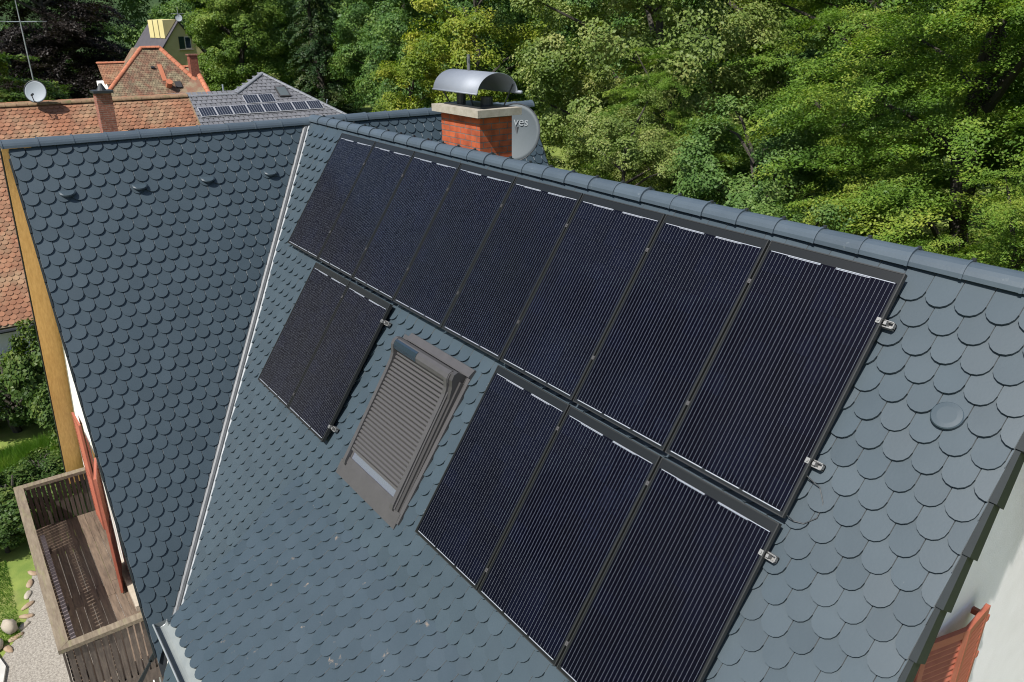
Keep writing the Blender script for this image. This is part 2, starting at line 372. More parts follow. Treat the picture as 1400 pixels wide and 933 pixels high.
# main slope, upper part (to the kink) and the strip left of the flared eave
mb = MB()
tile_field(mb, MAIN, 8.363, 0.134, 0.18, 0.1625, range(0, 24), (-1.5, XR), [main_v, (1, 0, XR - 0.006), (0, -1, 0.14)], skip=win_skip, hb=0.048, thick=0.026, gap=0.006)
tile_field(mb, MAIN, 8.363, 0.134, 0.18, 0.1625, range(24, 49), (-0.3, XE), lambda u, d: [main_v, (1, 0, XE - 0.004)] + ([(-1, 0, -1.585)] if d > 6.25 else []), hb=0.048, thick=0.026, gap=0.006)
tile_field(mb, MAIN, 8.363, 0.134, 0.18, 0.1625, range(24, 25), (XE, XR), [(-1, 0, -XE + 0.004), (1, 0, XR - 0.006)], hb=0.048, thick=0.026, gap=0.006)
tile_field(mb, MAIN, 8.363, 0.134, 0.18, 0.1625, range(25, 26), (XE, XR), [(-1, 0, -XE + 0.004), (1, 0, XR - 0.006), (0, 1, KD + 0.004)], hb=0.048, thick=0.010)
mainroof = mb.build('roof_slope', [M_['tile'], M_['tile_edge']], house)
ub = MB()
vv = lambda d: kx * d + bx
ub.add([MAIN.p(vv(-0.1), -0.1, -0.006), MAIN.p(vv(8.0), 8.0, -0.006), MAIN.p(XE, 8.0, -0.006), MAIN.p(XE, KD, -0.006), MAIN.p(XR, KD, -0.006), MAIN.p(XR, -0.1, -0.006)], [(0, 1, 2, 3, 4, 5)])
ub.build('roof_underlay', M_['tile_under'], mainroof)
# flared eave
mb = MB()
tile_field(mb, FLARE, 8.453, 0.13, 0.18, 0.1625, range(0, 13), (XE, XR), [(-1, 0, -XE), (1, 0, XR - 0.006), (0, -1, 0.0)], hb=0.042, thick=0.024, gap=0.007)
flare = mb.build('flared_eave', [M_['tile_worn_skylit'], M_['tile_edge']], house)
tag(flare, 'lower roof part of shallower pitch with pale scuffs')
ub = MB()
fl = FLARE
ub.prism([fl.p(XE + 0.01, -0.02, -0.004), fl.p(XE + 0.01, FLEN, -0.004), fl.p(XR - 0.01, FLEN, -0.004), fl.p(XR - 0.01, -0.02, -0.004)], -fl.n * 0.05)
kq = MAIN.p(XE + 0.012, KD, -0.01); eq = fl.p(XE + 0.012, FLEN, -0.05); tri3 = V3((eq.x, eq.y + 0.62, eq.z - 0.62 * 0 - 0.62 * 1.4826 * 0))
cheek_low = MAIN.p(XE + 0.012, KD + 2.6, -0.01)
ub.prism([kq, eq, cheek_low], (0.02, 0, 0))
ub.build('eave_board', M_['vergedark'], flare)
# cross gable slope facing the main slope, front and rear of the main ridge
mb = MB()
GY = 0.87; GB = 9.25
tile_field(mb, CROSS, 0.965, 0.200, 0.18, 0.1625, range(0, 43), (GY, 5.0), [(-1, 0, -GY - 0.004), (1, -ky, by - 0.115), (0, -1, 0.01)], hb=0.036, thick=0.020, gap=0.008)
tile_field(mb, CROSS, 0.965, 0.200, 0.18, 0.1625, range(0, 26), (5.0, GB), [(1, 0, GB), (-1, -ky, -(2 * APEX_Y - by) - VG), (0, -1, 0.01)], hb=0.036, thick=0.020, gap=0.008)
cross = mb.build('roof_slope', [M_['tile'], M_['tile_edge']], house)
ub = MB()
CC = CROSS
yv = lambda d: ky * d + by
ub.add([CC.p(GY, -0.05, -0.008), CC.p(GY, 7.05, -0.008), CC.p(yv(7.0), 7.0, -0.008), CC.p(yv(0), 0, -0.008)], [(0, 1, 2, 3)])
ub.add([CC.p(2 * APEX_Y - yv(0), 0, -0.008), CC.p(2 * APEX_Y - yv(5), 5.0, -0.008), CC.p(GB, 5.0, -0.008), CC.p(GB, -0.05, -0.008)], [(0, 1, 2, 3)])
ub.build('roof_underlay', M_['tile_under'], cross)
# rear slopes (turned away) : main rear and the far side of the cross gable
mb = MB()
MR = Plane((PX, 2 * APEX_Y - 4.898, 9.739), (1, 0, 0), (0, math.cos(P), -math.sin(P)))
mb.prism([MR.p(vv(-0.1), -0.1), MR.p(vv(6.5), 6.5), MR.p(XR, 6.5), MR.p(XR, -0.1)], -MR.n * 0.04)
mb.build('rear_roof_slope', M_['tile'], house)
FAR = Plane((-11.85, 0, 9.83), (0, 1, 0), (-math.cos(PB), 0, -math.sin(PB)))
mb = MB()
mb.prism([FAR.p(0.80, -0.02), FAR.p(0.80, 8.25), FAR.p(GB, 8.25), FAR.p(GB, -0.02)], -FAR.n * 0.05)
farroof = mb.build('far_roof_slope', M_['tile'], house)
mb = MB()
mb.prism([FAR.p(0.802, 0.0, -0.052), FAR.p(0.802, 8.2, -0.052), FAR.p(1.13, 8.2, -0.052), FAR.p(1.13, 0.0, -0.052)], -FAR.n * 0.03)
tag(mb.build('soffit', M_['soffit'], farroof), 'varnished yellow boards under the overhang')
mb = MB()
for k in range(26):                                           # stepped dark verge of the far slope
    a = 0.05 + k * 0.325
    mb.box(FAR.p(0.785, a, -0.062), FAR.d * 0.34, FAR.n * 0.07, (0, 0.014, 0))
mb.build('verge', M_['vergedark'], farroof)
# verge trims on the near slopes
def verge(pl, u, sgn, d0, n, name, parent, rise=0.03, drop=0.095, step=0.325, w=0.02, flare=0.0):
    mb = MB()
    for k in range(n):
        a = d0 + k * step
        # each verge piece tips up a little at its lower end, so the edge reads as a row of steps
        A = pl.p(u, a - 0.02, rise - 0.016); B = pl.p(u, a + step, rise)
        A2 = pl.p(u, a - 0.02, -drop + 0.02); B2 = pl.p(u, a + step, -drop)
        e = pl.u * (sgn * w); e2 = pl.u * (sgn * (w + flare))
        vs = [A, B, B2, A2, A + e, B + e2, B2 + e2, A2 + e]
        fs = [(0, 1, 2, 3), (4, 7, 6, 5), (0, 4, 5, 1), (1, 5, 6, 2), (2, 6, 7, 3), (3, 7, 4, 0)]
        mb.add(vs, fs)
    return mb.build(name, M_['vergedark'], parent)
verge(MAIN, XR - 0.004, 1, -0.20, 13, 'verge', mainroof, drop=0.13, w=0.026, flare=0.016)
verge(FLARE, XR - 0.004, 1, 0.1, 6, 'verge', flare, drop=0.13, w=0.026, flare=0.016)
verge(CROSS, GY, -1, 0.22, 20, 'verge', cross, rise=0.028, drop=0.04)
verge(CROSS, GB, 1, 0.05, 13, 'verge', cross, rise=0.03, drop=0.05)
verge(MAIN, 1.59, -1, 6.3, 5, 'verge', mainroof, drop=0.03)
# valley gutter sheets: paler zinc on the main side paints in its sun highlight
mb = MB()
v0 = V3((PX + vv(0.02), MAIN.p(0, 0.02).y, MAIN.p(0, 0.02).z)); 
pts_v = [MAIN.p(vv(d), d, 0.004) for d in (-0.05, 6.62)]
vd = (pts_v[1] - pts_v[0]).normalized()
ms = (MAIN.n.cross(vd)).normalized(); ms = ms if ms.dot(MAIN.u) > 0 else -ms
cs = (CROSS.n.cross(vd)).normalized(); cs = cs if cs.dot(CROSS.u) < 0 else -cs
mb.prism([pts_v[0], pts_v[1], pts_v[1] + cs * 0.095 + CROSS.n * 0.012, pts_v[0] + cs * 0.095 + CROSS.n * 0.012], CROSS.n * 0.014, 1)
mb.tube([pts_v[0] + cs * 0.045 + CROSS.n * 0.0, pts_v[1] + cs * 0.045 + CROSS.n * 0.0], 0.046, 10, 1)
mb.prism([pts_v[0] + ms * 0.0, pts_v[0] + ms * 0.090 + MAIN.n * 0.010, pts_v[1] + ms * 0.090 + MAIN.n * 0.010, pts_v[1]], MAIN.n * 0.004, 0)
mb.tube([pts_v[0] + ms * 0.028 + MAIN.n * 0.014, pts_v[1] + ms * 0.028 + MAIN.n * 0.014], 0.017, 8, 0)
mb.build('valley_gutter', [M_['zinc'], M_['zincdark']], house)
# ridges
mb = MB(); clips = MB()
RZ = 9.832
ridge_caps(mb, (PX - 1.40, APEX_Y, RZ), (PX + XR + 0.02, APEX_Y, RZ), 0.092, 31, clipmb=clips, squash=1.05)
rg = mb.build('ridge_caps', M_['cap'], house)
each(clips, 'cap_clip', M_['darkmetal'], rg)
mb = MB()
ridge_caps(mb, (-11.85, 4.85, 9.785), (-11.85, 0.80, 9.785), 0.092, 10, squash=1.1)
ridge_caps(mb, (-11.85, 4.75, 9.785), (-11.85, 9.33, 9.785), 0.092, 12, squash=1.15)
mb.build('ridge_caps', M_['cap'], house)
# vent tiles
def vent(pl, u, d, w, name='roof_vent', hh=0.07):
    mb = MB(); n = 14; hw = w / 2
    top = []
    poly = [(u - hw, d - w * 0.55)] + [(u - hw * math.cos(math.pi * j / n), d - hw * 0.72 + hw * 0.72 * math.sin(math.pi * j / n)) for j in range(n + 1)] + [(u + hw, d - w * 0.55)]
    poly = poly[:1] + poly[1:]
    ring = []
    nb = 4
    cu, cd = u, d - hw * 0.72
    for (x, y) in poly:
        t = (y - (d - w * 0.55)) / (w * 0.55)
        ring.append((x, y, 0.026 + hh * max(t, 0) ** 0.8))
    outer = [pl.p(x, y, h) for x, y, h in ring]
    inner = [pl.p(cu + (x - cu) * 0.80, cd + (y - cd) * 0.80, h + 0.010) for x, y, h in ring]
    base = [pl.p(cu + (x - cu) * 0.97, cd + (y - cd) * 0.93, 0.005) for x, y, h in ring]
    N = len(ring)
    fs = [tuple(range(2 * N, 3 * N))]
    for j in range(N):
        k = (j + 1) % N
        fs += [(j, k, 2 * N + k, 2 * N + j), (N + j, N + k, k, j)]
    mb.add(outer + base + inner, fs)
    mb.build(name, M_['tile'], house)
mb = MB(); K = 28; rings = []
for rr, hh in ((0.094, 0.012), (0.091, 0.044), (0.084, 0.050), (0.055, 0.052), (0.0, 0.052)):
    rings.append([MAIN.p(8.712 + rr * math.cos(2 * math.pi * k / K), 0.735 + rr * 0.96 * math.sin(2 * math.pi * k / K), hh + 0.02 * math.sin(2 * math.pi * k / K) * (rr / 0.1) * (1 if hh > 0.02 else 0)) for k in range(K)])
mb.add([p for q in rings for p in q], [(a * K + k, a * K + (k + 1) % K, (a + 1) * K + (k + 1) % K, (a + 1) * K + k) for a in range(4) for k in range(K)])
mb.build('roof_vent', M_['tile'], house)
for (y, d) in ((1.380, 0.800), (2.255, 0.820), (3.160, 0.825), (4.075, 0.835)): vent(CROSS, y, d, 0.19, hh=0.06)
# walls
mb = MB()
wy = 1.10
mb.prism([(-15.35, wy, 0), (-8.55, wy, 0), (-8.55, wy, CROSS.p(0, (-8.55 + 11.85) / math.cos(PB)).z - 0.06), (-11.85, wy, 9.70), (-15.35, wy, FAR.p(0, 3.5 / math.cos(PB)).z - 0.06)], (0, 0.3, 0))
tag(mb.build('wall', M_['plaster'], house), 'white gable wall behind the balcony')
mb = MB()
xw = -1.64
gz = lambda y: min(MAIN.o.z - (MAIN.o.y - y) * math.tan(P), 1e9) - 0.10
yb = 2 * APEX_Y - 1.3
mb.prism([(xw, 1.3, 0), (xw, yb, 0), (xw, yb, 4.9), (xw, 2 * APEX_Y - kp.y, kp.z - 0.10), (xw, APEX_Y, APEX_Z - 0.12), (xw, kp.y, kp.z - 0.12), (xw, 1.3, fl.p(0, (kp.y - 1.3) / math.cos(FL)).z - 0.12)], (-0.3, 0, 0))
tag(mb.build('wall', M_['plaster'], house), 'white roughcast gable wall under the right verge')
mb = MB()
mb.abox(-7.58, xw - 0.02, 1.32, 1.6, 0, 4.85); mb.abox(-8.5, -7.60, 1.32, 1.6, 0, 4.25); mb.abox(-8.5, xw - 0.02, yb - 0.3, yb, 0, 4.4)
mb.abox(-15.3, -15.0, 1.42, 8.6, 0, 3.6); mb.abox(-15.3, -8.5, 8.6, 8.9, 0, 3.6)
each(mb, 'wall', M_['plaster'], house)
# eave gutter of the flared roof
ge = fl.p(XE, FLEN, 0)
gy, gzz, gr = ge.y - 0.055, ge.z - 0.005, 0.072
mb = MB(); K = 10; gx0, gx1 = PX + XE - 0.10, PX + XR
prof = [(gy + gr * math.cos(math.pi + math.pi * j / K), gzz + gr * math.sin(math.pi + math.pi * j / K)) for j in range(K + 1)]
vs = [(gx0, y, z) for y, z in prof] + [(gx1, y, z) for y, z in prof]
vs += [(gx0, gy + (y - gy) * 0.94, gzz + (z - gzz) * 0.94) for y, z in prof] + [(gx1, gy + (y - gy) * 0.94, gzz + (z - gzz) * 0.94) for y, z in prof]
n = K + 1
fs = [(j, j + 1, n + j + 1, n + j) for j in range(K)] + [(2 * n + j + 1, 2 * n + j, 3 * n + j, 3 * n + j + 1) for j in range(K)]
mb.add(vs, fs, 0)
mb.add([(gx0, y, z) for y, z in prof] + [(gx0 - 0.004, gy, gzz + 0.004)], [tuple(range(n))], 0)
mb.tube([(gx0, gy - gr, gzz), (gx1, gy - gr, gzz)], 0.010, 8, 1)
mb.tube([(gx0, y, z) for y, z in prof], 0.007, 6, 1)
gut = mb.build('rain_gutter', [M_['zincpale'], M_['zinc']], house, smooth=False)
mb = MB()
mb.prism([fl.p(XE + 0.02, FLEN - 0.22, 0.0), V3((gx0 + 0.12, gy + 0.035, gzz - 0.02)), V3((gx1, gy + 0.035, gzz - 0.02)), fl.p(XR - 0.01, FLEN - 0.22, 0.0)], (0, -0.002, 0.004))
mb.build('eave_apron', M_['zincpale'], gut)
mb = MB()
for k in range(9):
    xx = gx0 + 0.35 + k * 0.75
    mb.tube([(xx, gy - gr * 1.04 * math.cos(w), gzz - gr * 1.06 * math.sin(w)) for w in np.linspace(0.0, math.pi, 9)], 0.008, 5)
each(mb, 'gutter_hook', M_['zincdark'], gut)

# chimney (on the rear slope just behind the ridge)
mb = MB()
cx0, cx1, cy0, cy1, ct = -8.545, -7.70, 5.30, 5.77, 10.235
mb.abox(cx0, cx1, cy0, cy1, 8.0, ct)
chim = mb.build('chimney', M_['brick'], house)
mb = MB(); e = 0.085
mb.abox(cx0 - e, cx1 + e, cy0 - e, cy1 + e, ct, ct + 0.085)
mb.build('chimney_cap', M_['concrete'], chim)
mb = MB()
mb.abox(cx0 + 0.03, cx1 - 0.03, cy0 + 0.03, cy1 - 0.03, ct + 0.085, ct + 0.105)
mb.build('cap_plate', M_['darkmetal'], chim); mb = MB()
mb.tube([(cx0 + 0.28, 5.42, ct + 0.1), (cx0 + 0.28, 5.42, ct + 0.24)], 0.055, 14)
mb.tube([(cx0 + 0.62, 5.56, ct + 0.1), (cx0 + 0.62, 5.56, ct + 0.2)], 0.075, 14)
each(mb, 'flue', M_['darkmetal'], chim)
# barrel hood: axis along the ridge
mb = MB(); hx0, hx1, hcy, hz, hr = cx0 - 0.075, cx1 + 0.04, (cy0 + cy1) / 2 + 0.0, ct + 0.245, 0.30
K = 20
def hp(x, w, r): return (x, hcy - r * math.cos(w) * 0.98, hz + r * math.sin(w) * 0.80)
vs = []
for x, r in ((hx0, hr), (hx1, hr), (hx1, hr - 0.006), (hx0, hr - 0.006)):
    vs += [hp(x, math.pi * (0.02 + 0.96 * j / K), r) for j in range(K + 1)]
n = K + 1
fs = [(a * n + j, a * n + j + 1, ((a + 1) % 4) * n + j + 1, ((a + 1) % 4) * n + j) for a in range(4) for j in range(K)]
mb.add(vs, fs)
mb.tube([hp(hx0, 0.06, hr + 0.004), hp(hx1 + 0.0, 0.06, hr + 0.004)], 0.011, 8)
mb.tube([hp(hx0, math.pi * 0.985, hr + 0.012), hp(hx1 + 0.06, math.pi * 0.985, hr + 0.012)], 0.020, 8)
mb.build('hood', M_['hood'], chim, smooth=True)
mb = MB()
for (x, y, tx, w) in ((cx1 - 0.06, cy1 - 0.08, hx1 - 0.05, 0.86), (cx0 + 0.08, cy1 - 0.08, hx0 + 0.1, 0.86), (cx0 + 0.06, cy0 + 0.1, hx0 + 0.1, 0.12), (cx1 - 0.30, cy0 + 0.12, hx1 - 0.30, 0.16)):
    mb.tube([(x, y, ct + 0.09), hp(tx, math.pi * w, hr - 0.01)], 0.010, 6)
each(mb, 'hood_stay', M_['darkmetal'], chim)
mb = MB()
mb.tube([(hx0 + 0.36, hcy, hz + 0.24), (hx0 + 0.36, hcy, hz + 0.42)], 0.020, 8)
mb.tube([(hx0 + 0.40, hcy - 0.02, hz + 0.24), (hx0 + 0.40, hcy - 0.02, hz + 0.40)], 0.014, 8)
mb.box((hx0 + 0.405, hcy - 0.045, hz + 0.345), (0.02, 0, 0), (0, 0.02, 0), (0, 0, 0.03))
mb.build('flue_tip', M_['zincdark'], chim)

# roller-shuttered roof window
def slab(mb, x0, x1, d0, d1, h0, h1, mi=0): mb.box(MAIN.p(x0, d1, h0), MAIN.u * (x1 - x0), -MAIN.d * (d1 - d0), MAIN.n * (h1 - h0), mi)
def mprism(mb, prof, x0, x1, mi=0):
    """profile in (d,h) swept along the ridge direction"""
    mb.prism([MAIN.p(x0, d, h) for d, h in prof], MAIN.u * (x1 - x0), mi)
mb = MB()
slab(mb, 3.555, 4.70, 2.03, 3.52, 0.0, 0.048)
winf = mb.build('roof_window', M_['shutterdark'], house)
mb = MB()
mprism(mb, [(1.93, 0.030), (1.93, 0.056), (2.005, 0.085), (2.02, 0.085), (2.02, 0.030)], 3.56, 4.765)
slab(mb, 3.455, 3.54, 1.98, 3.55, 0.030, 0.056); slab(mb, 4.715, 4.765, 2.0, 3.60, 0.030, 0.057)
mprism(mb, [(3.50, 0.03), (3.50, 0.062), (3.56, 0.060), (3.665, 0.054), (3.665, 0.030)], 3.445, 4.735)
mb.build('flashing', M_['shutterbox'], winf)
mb = MB()
slab(mb, 3.56, 4.60, 3.425, 3.499, 0.048, 0.068); slab(mb, 3.555, 3.60, 2.10, 3.50, 0.048, 0.058)
mb.build('sash', M_['shutterbox'], winf)
mb = MB(); slab(mb, 3.60, 4.56, 2.20, 3.425, 0.048, 0.054); mb.build('pane', M_['skyglass'], winf)
mb = MB()                                             # rolled-down curtain of slats
ns = 26; d0 = 2.165; d1 = 3.315; st = (d1 - d0) / ns
for k in range(ns):
    a = d0 + k * st
    h = 0.118 - 0.030 * (k / ns)
    mprism(mb, [(a + 0.002, h - 0.016), (a + 0.006, h - 0.004), (a + st * 0.35, h + 0.004), (a + st * 0.62, h + 0.003), (a + st * 0.86, h - 0.006), (a + st * 0.9, h - 0.016)], 3.572, 4.572)
mprism(mb, [(d1, 0.066), (d1, 0.092), (d1 + 0.028, 0.088), (d1 + 0.028, 0.066)], 3.572, 4.572)
mb.build('shutter_curtain', M_['shutterslat'], winf)
mb = MB()
slab(mb, 3.56, 4.58, 2.10, 3.32, 0.066, 0.074)
mb.build('shutter_backing', M_['shutterdark'], winf)
boxp = [(2.03, 0.05), (2.025, 0.15), (2.04, 0.185), (2.075, 0.207), (2.12, 0.205), (2.155, 0.180), (2.175, 0.135), (2.178, 0.105), (2.15, 0.06)]
mb = MB(); mprism(mb, boxp, 3.552, 4.64); mb.build('shutter_box', M_['shutterbox'], winf)
mb = MB()
sp = [(2.052, 0.202), (2.075, 0.212), (2.12, 0.210), (2.158, 0.184), (2.150, 0.172), (2.10, 0.19), (2.06, 0.19)]
mprism(mb, sp, 3.562, 4.02); mb.build('shutter_solar_strip', M_['pvcell'], winf)
railp = [(2.03, 0.045), (2.02, 0.15), (2.035, 0.192), (2.075, 0.215), (2.125, 0.212), (2.165, 0.188), (2.21, 0.160), (2.28, 0.143), (2.42, 0.134), (3.47, 0.100), (3.52, 0.088), (3.53, 0.065), (3.51, 0.046), (2.2, 0.062)]
mb = MB()
mprism(mb, railp, 3.522, 3.572); mprism(mb, railp, 4.572, 4.628)
each(mb, 'shutter_rail', M_['shutterbox'], winf)
mb = MB()
mprism(mb, [(2.02, 0.05), (2.02, 0.17), (2.06, 0.195), (2.12, 0.19), (2.18, 0.15), (2.3, 0.115), (3.50, 0.07), (3.50, 0.048)], 4.632, 4.690)
mprism(mb, [(2.1, 0.05), (2.1, 0.1), (3.5, 0.05)], 4.69, 4.715)
mb.build('sash_side', M_['shutterdark'], winf)
mb = MB()
mprism(mb, [(2.24, 0.125), (2.24, 0.136), (3.50, 0.082), (3.50, 0.070)], 4.634, 4.652)
mprism(mb, [(2.1, 0.03), (2.1, 0.06), (3.52, 0.04), (3.52, 0.03)], 4.722, 4.728)
each(mb, 'side_trim', M_['shutterbox'], winf)

# shutters of the window in the right gable wall: two hinged leaves standing off the wall
def leaf(name, a, b, ztop, zbot, thick=0.035, mats=None, parent=None, slats=True, outward=None):
    """louvred shutter leaf between ground points a and b"""
    a = V3((a[0], a[1], 0)); b = V3((b[0], b[1], 0)); t = (b - a); w = t.length; t.normalize()
    nrm = V3((t.y, -t.x, 0))
    if outward is not None and nrm.dot(V3(outward)) < 0: nrm = -nrm
    mb = MB(); H = ztop - zbot; zb = V3((0, 0, 1))
    def bx(u0, u1, z0, z1, t0, t1): 
        mb.box(a + t * u0 + nrm * t0 + zb * (zbot + z0), t * (u1 - u0), nrm * (t1 - t0), zb * (z1 - z0))
    s = 0.05
    bx(0, s, 0, H, 0, thick); bx(w - s, w, 0, H, 0, thick)
    bx(s, w - s, H - 0.07, H, 0.001, thick - 0.001); bx(s, w - s, 0, 0.09, 0.001, thick - 0.001)
    if H > 1.3: bx(s, w - s, H * 0.48, H * 0.48 + 0.06, 0.001, thick - 0.001)
    k = int((H - 0.16) / 0.055)
    for i in range(k):
        z = 0.09 + (i + 0.15) * (H - 0.16) / k
        q = a + t * s + zb * (zbot + z) + nrm * 0.004
        mb.box(q + nrm * (thick - 0.006), t * (w - 2 * s), -nrm * (thick - 0.010) + zb * 0.045, zb * 0.010)
    return mb.build(name, mats or M_['redwood'], parent)
Wp, Fp, Gp = (-1.560, 5.66), (-1.535, 5.28), (-1.645, 4.86)
s1 = leaf('window_shutter', Fp, Wp, 7.21, 5.95, parent=house, outward=(1, 0, 0))
s2 = leaf('window_shutter', Gp, Fp, 7.21, 5.95, parent=house, outward=(1, -0.3, 0))
mb = MB()
for z in (7.06, 6.70): mb.box((-1.64, 5.655, z), (0.12, 0, 0), (0, 0.035, 0), (0, 0, 0.05))
each(mb, 'hinge', M_['redwood'], s1)
mb = MB()
mb.tube([(-1.645, 4.83, 6.86), (-1.55, 4.80, 6.86), (-1.54, 4.80, 6.90)], 0.014, 6)
mb.build('catch', M_['darkmetal'], s2)
mb = MB()
for (dy, dz) in ((0.10, 0.02), (0.05, 0.09), (-0.03, 0.08), (0.09, -0.06)):
    mb.tube([(-1.64, 5.72, 6.45), (-1.60, 5.72 + dy * 0.6, 6.45 + dz * 0.7), (-1.59, 5.72 + dy, 6.45 + dz)], 0.008, 5)
mb.build('shutter_holder', M_['sandstone'], house)

# balcony on the front gable
bx0, bx1, by0, by1, bz, rz = -14.22, -9.60, 0.0, 1.06, 2.92, 3.76
mb = MB()
for k in range(9):
    y = by0 + 0.03 + k * 0.115
    cut = -11.9 + (0.0 if k % 2 else 0.35)
    mb.abox(bx0 + 0.03, cut - 0.003, y, y + 0.111, bz - 0.03, bz); mb.abox(cut + 0.003, bx1 - 0.03, y, y + 0.111, bz - 0.03, bz)
balc = mb.build('balcony', M_['deck'], house)
mb = MB()
mb.abox(bx0, bx1, by0 - 0.02, by0 + 0.06, bz - 0.22, bz - 0.035); mb.abox(bx0, bx0 + 0.08, by0 + 0.06, by1, bz - 0.22, bz - 0.035); mb.abox(bx1 - 0.08, bx1, by0 + 0.06, by1, bz - 0.22, bz - 0.035)
for x in (bx0 + 0.6, -11.9, bx1 - 0.6): mb.abox(x, x + 0.12, by0 + 0.06, by1, bz - 0.20, bz - 0.04)
for x in (bx0 + 0.05, bx1 - 0.17): mb.abox(x, x + 0.12, 0.0, 0.12, 0, bz - 0.222)
each(mb, 'joist', M_['picket'], balc)
mb = MB()
mb.prism([(bx0 - 0.03, -0.09, rz), (bx1 + 0.03, -0.09, rz), (bx1 - 0.10, 0.05, rz), (bx0 + 0.10, 0.05, rz)], (0, 0, 0.06))
mb.prism([(bx0 - 0.03, -0.085, rz + 0.001), (bx0 + 0.098, 0.052, rz + 0.001), (bx0 + 0.098, 1.08, rz + 0.001), (bx0 - 0.03, 1.08, rz + 0.001)], (0, 0, 0.058))
mb.prism([(bx1 + 0.03, -0.085, rz + 0.001), (bx1 + 0.03, 1.08, rz + 0.001), (bx1 - 0.098, 1.08, rz + 0.001), (bx1 - 0.098, 0.052, rz + 0.001)], (0, 0, 0.058))
each(mb, 'handrail', M_['oldwood'], balc)
mb = MB()
r3 = random.Random(3)
def pickets(p, q, n):
    p, q = V3(p), V3(q); t = (q - p) / n; tn = t.normalized(); nn = V3((-tn.y, tn.x, 0))
    for i in range(n):
        w = t.length * r3.uniform(0.70, 0.84); s = r3.uniform(-0.004, 0.004)
        mb.box(p + t * i + nn * s + V3((0, 0, -r3.uniform(0, 0.04))), tn * w, nn * 0.022, V3((0, 0, rz - p.z)))
pickets((bx0 + 0.03, -0.05, bz - 0.18), (bx1 - 0.03, -0.05, bz - 0.18), 50)
pickets((bx0 + 0.02, 0.0, bz - 0.18), (bx0 + 0.02, 1.06, bz - 0.18), 14)
pickets((bx1 + 0.0, 0.0, bz - 0.35), (bx1 + 0.0, 1.06, bz - 0.35), 13)
mb.build('balustrade', M_['picket'], balc)
mb = MB()
mb.abox(-13.3, bx1 - 0.1, 0.085, 0.15, bz + 0.10, bz + 0.38)
mb.build('inner_board', M_['mauve'], balc)
mb = MB()
for x in (-13.3, -11.6, -10.0): mb.abox(x, x + 0.05, 0.09, 0.19, bz, bz + 0.10)
each(mb, 'bracket', M_['picket'], balc)
mb = MB()
mb.abox(-13.35, -12.2, wy - 0.02, wy + 0.02, bz, bz + 2.15)
door = mb.build('balcony_door', M_['whitewood'], house)
mb = MB()
for x in (-13.25, -12.72): mb.abox(x, x + 0.42, wy - 0.032, wy - 0.021, bz + 0.35, bz + 2.05)
each(mb, 'pane', M_['glass'], door)
leaf('door_shutter', (-14.0, 1.045), (-13.40, 1.06), bz + 2.12, bz + 0.03, parent=house, outward=(0, -1, 0))
leaf('door_shutter', (-12.12, 1.06), (-11.45, 0.93), bz + 2.12, bz + 0.03, parent=house, outward=(0, -1, 0))
mb = MB(); mb.abox(-12.2, -10.9, wy - 0.10, wy - 0.001, bz, bz + 0.10); mb.build('door_sill', M_['stone'], house)

# ================================================================== SOLAR PANELS
def cellmat():
    m = bpy.data.materials.new('solar_cells'); m.use_nodes = True; nt = m.node_tree; N = nt.nodes; L = nt.links; bs = N['Principled BSDF']
    tc = N.new('ShaderNodeTexCoord')
    mp = N.new('ShaderNodeMapping'); mp.inputs['Location'].default_value = (-0.028, 0.075, 0); L.new(tc.outputs['Object'], mp.inputs['Vector'])
    b = N.new('ShaderNodeTexBrick'); b.offset = 0; b.inputs['Scale'].default_value = 1
    b.inputs['Color1'].default_value = (0.0018, 0.0024, 0.0066, 1); b.inputs['Color2'].default_value = (0.0015, 0.0018, 0.0045, 1); b.inputs['Mortar'].default_value = (0.0008, 0.0011, 0.003, 1)
    b.inputs['Brick Width'].default_value = 0.1588; b.inputs['Row Height'].default_value = 0.160; b.inputs['Mortar Size'].default_value = 0.0022; b.inputs['Bias'].default_value = 0.0
    L.new(mp.outputs['Vector'], b.inputs['Vector'])
    n = N.new('ShaderNodeTexNoise'); n.inputs['Scale'].default_value = 1.7; n.inputs['Detail'].default_value = 5; L.new(tc.outputs['Object'], n.inputs['Vector'])
    r = N.new('ShaderNodeValToRGB'); r.color_ramp.elements[0].color = (0.8, 0.8, 0.8, 1); r.color_ramp.elements[1].color = (1.25, 1.25, 1.35, 1)
    r.color_ramp.elements[0].position = 0.3; r.color_ramp.elements[1].position = 0.7
    L.new(n.outputs['Fac'], r.inputs['Fac'])
    oi = N.new('ShaderNodeObjectInfo'); hv = N.new('ShaderNodeMapRange'); hv.inputs['To Min'].default_value = 0.85; hv.inputs['To Max'].default_value = 1.15; L.new(oi.outputs['Random'], hv.inputs['Value'])
    m2 = N.new('ShaderNodeMix'); m2.data_type = 'RGBA'; m2.blend_type = 'MULTIPLY'; m2.inputs['Factor'].default_value = 1
    L.new(b.outputs['Color'], m2.inputs['A']); L.new(r.outputs['Color'], m2.inputs['B'])
    m3 = N.new('ShaderNodeMix'); m3.data_type = 'RGBA'; m3.blend_type = 'MULTIPLY'; m3.inputs['Factor'].default_value = 1
    L.new(m2.outputs['Result'], m3.inputs['A']); L.new(hv.outputs['Result'], m3.inputs['B'])
    L.new(m3.outputs['Result'], bs.inputs['Base Color'])
    bs.inputs['Roughness'].default_value = 0.26; bs.inputs['Specular IOR Level'].default_value = 0.16; bs.inputs['Specular Tint'].default_value = (1.0, 0.80, 0.66, 1)
    return m
M_['cells'] = cellmat()
PW, PL = 1.001, 1.727
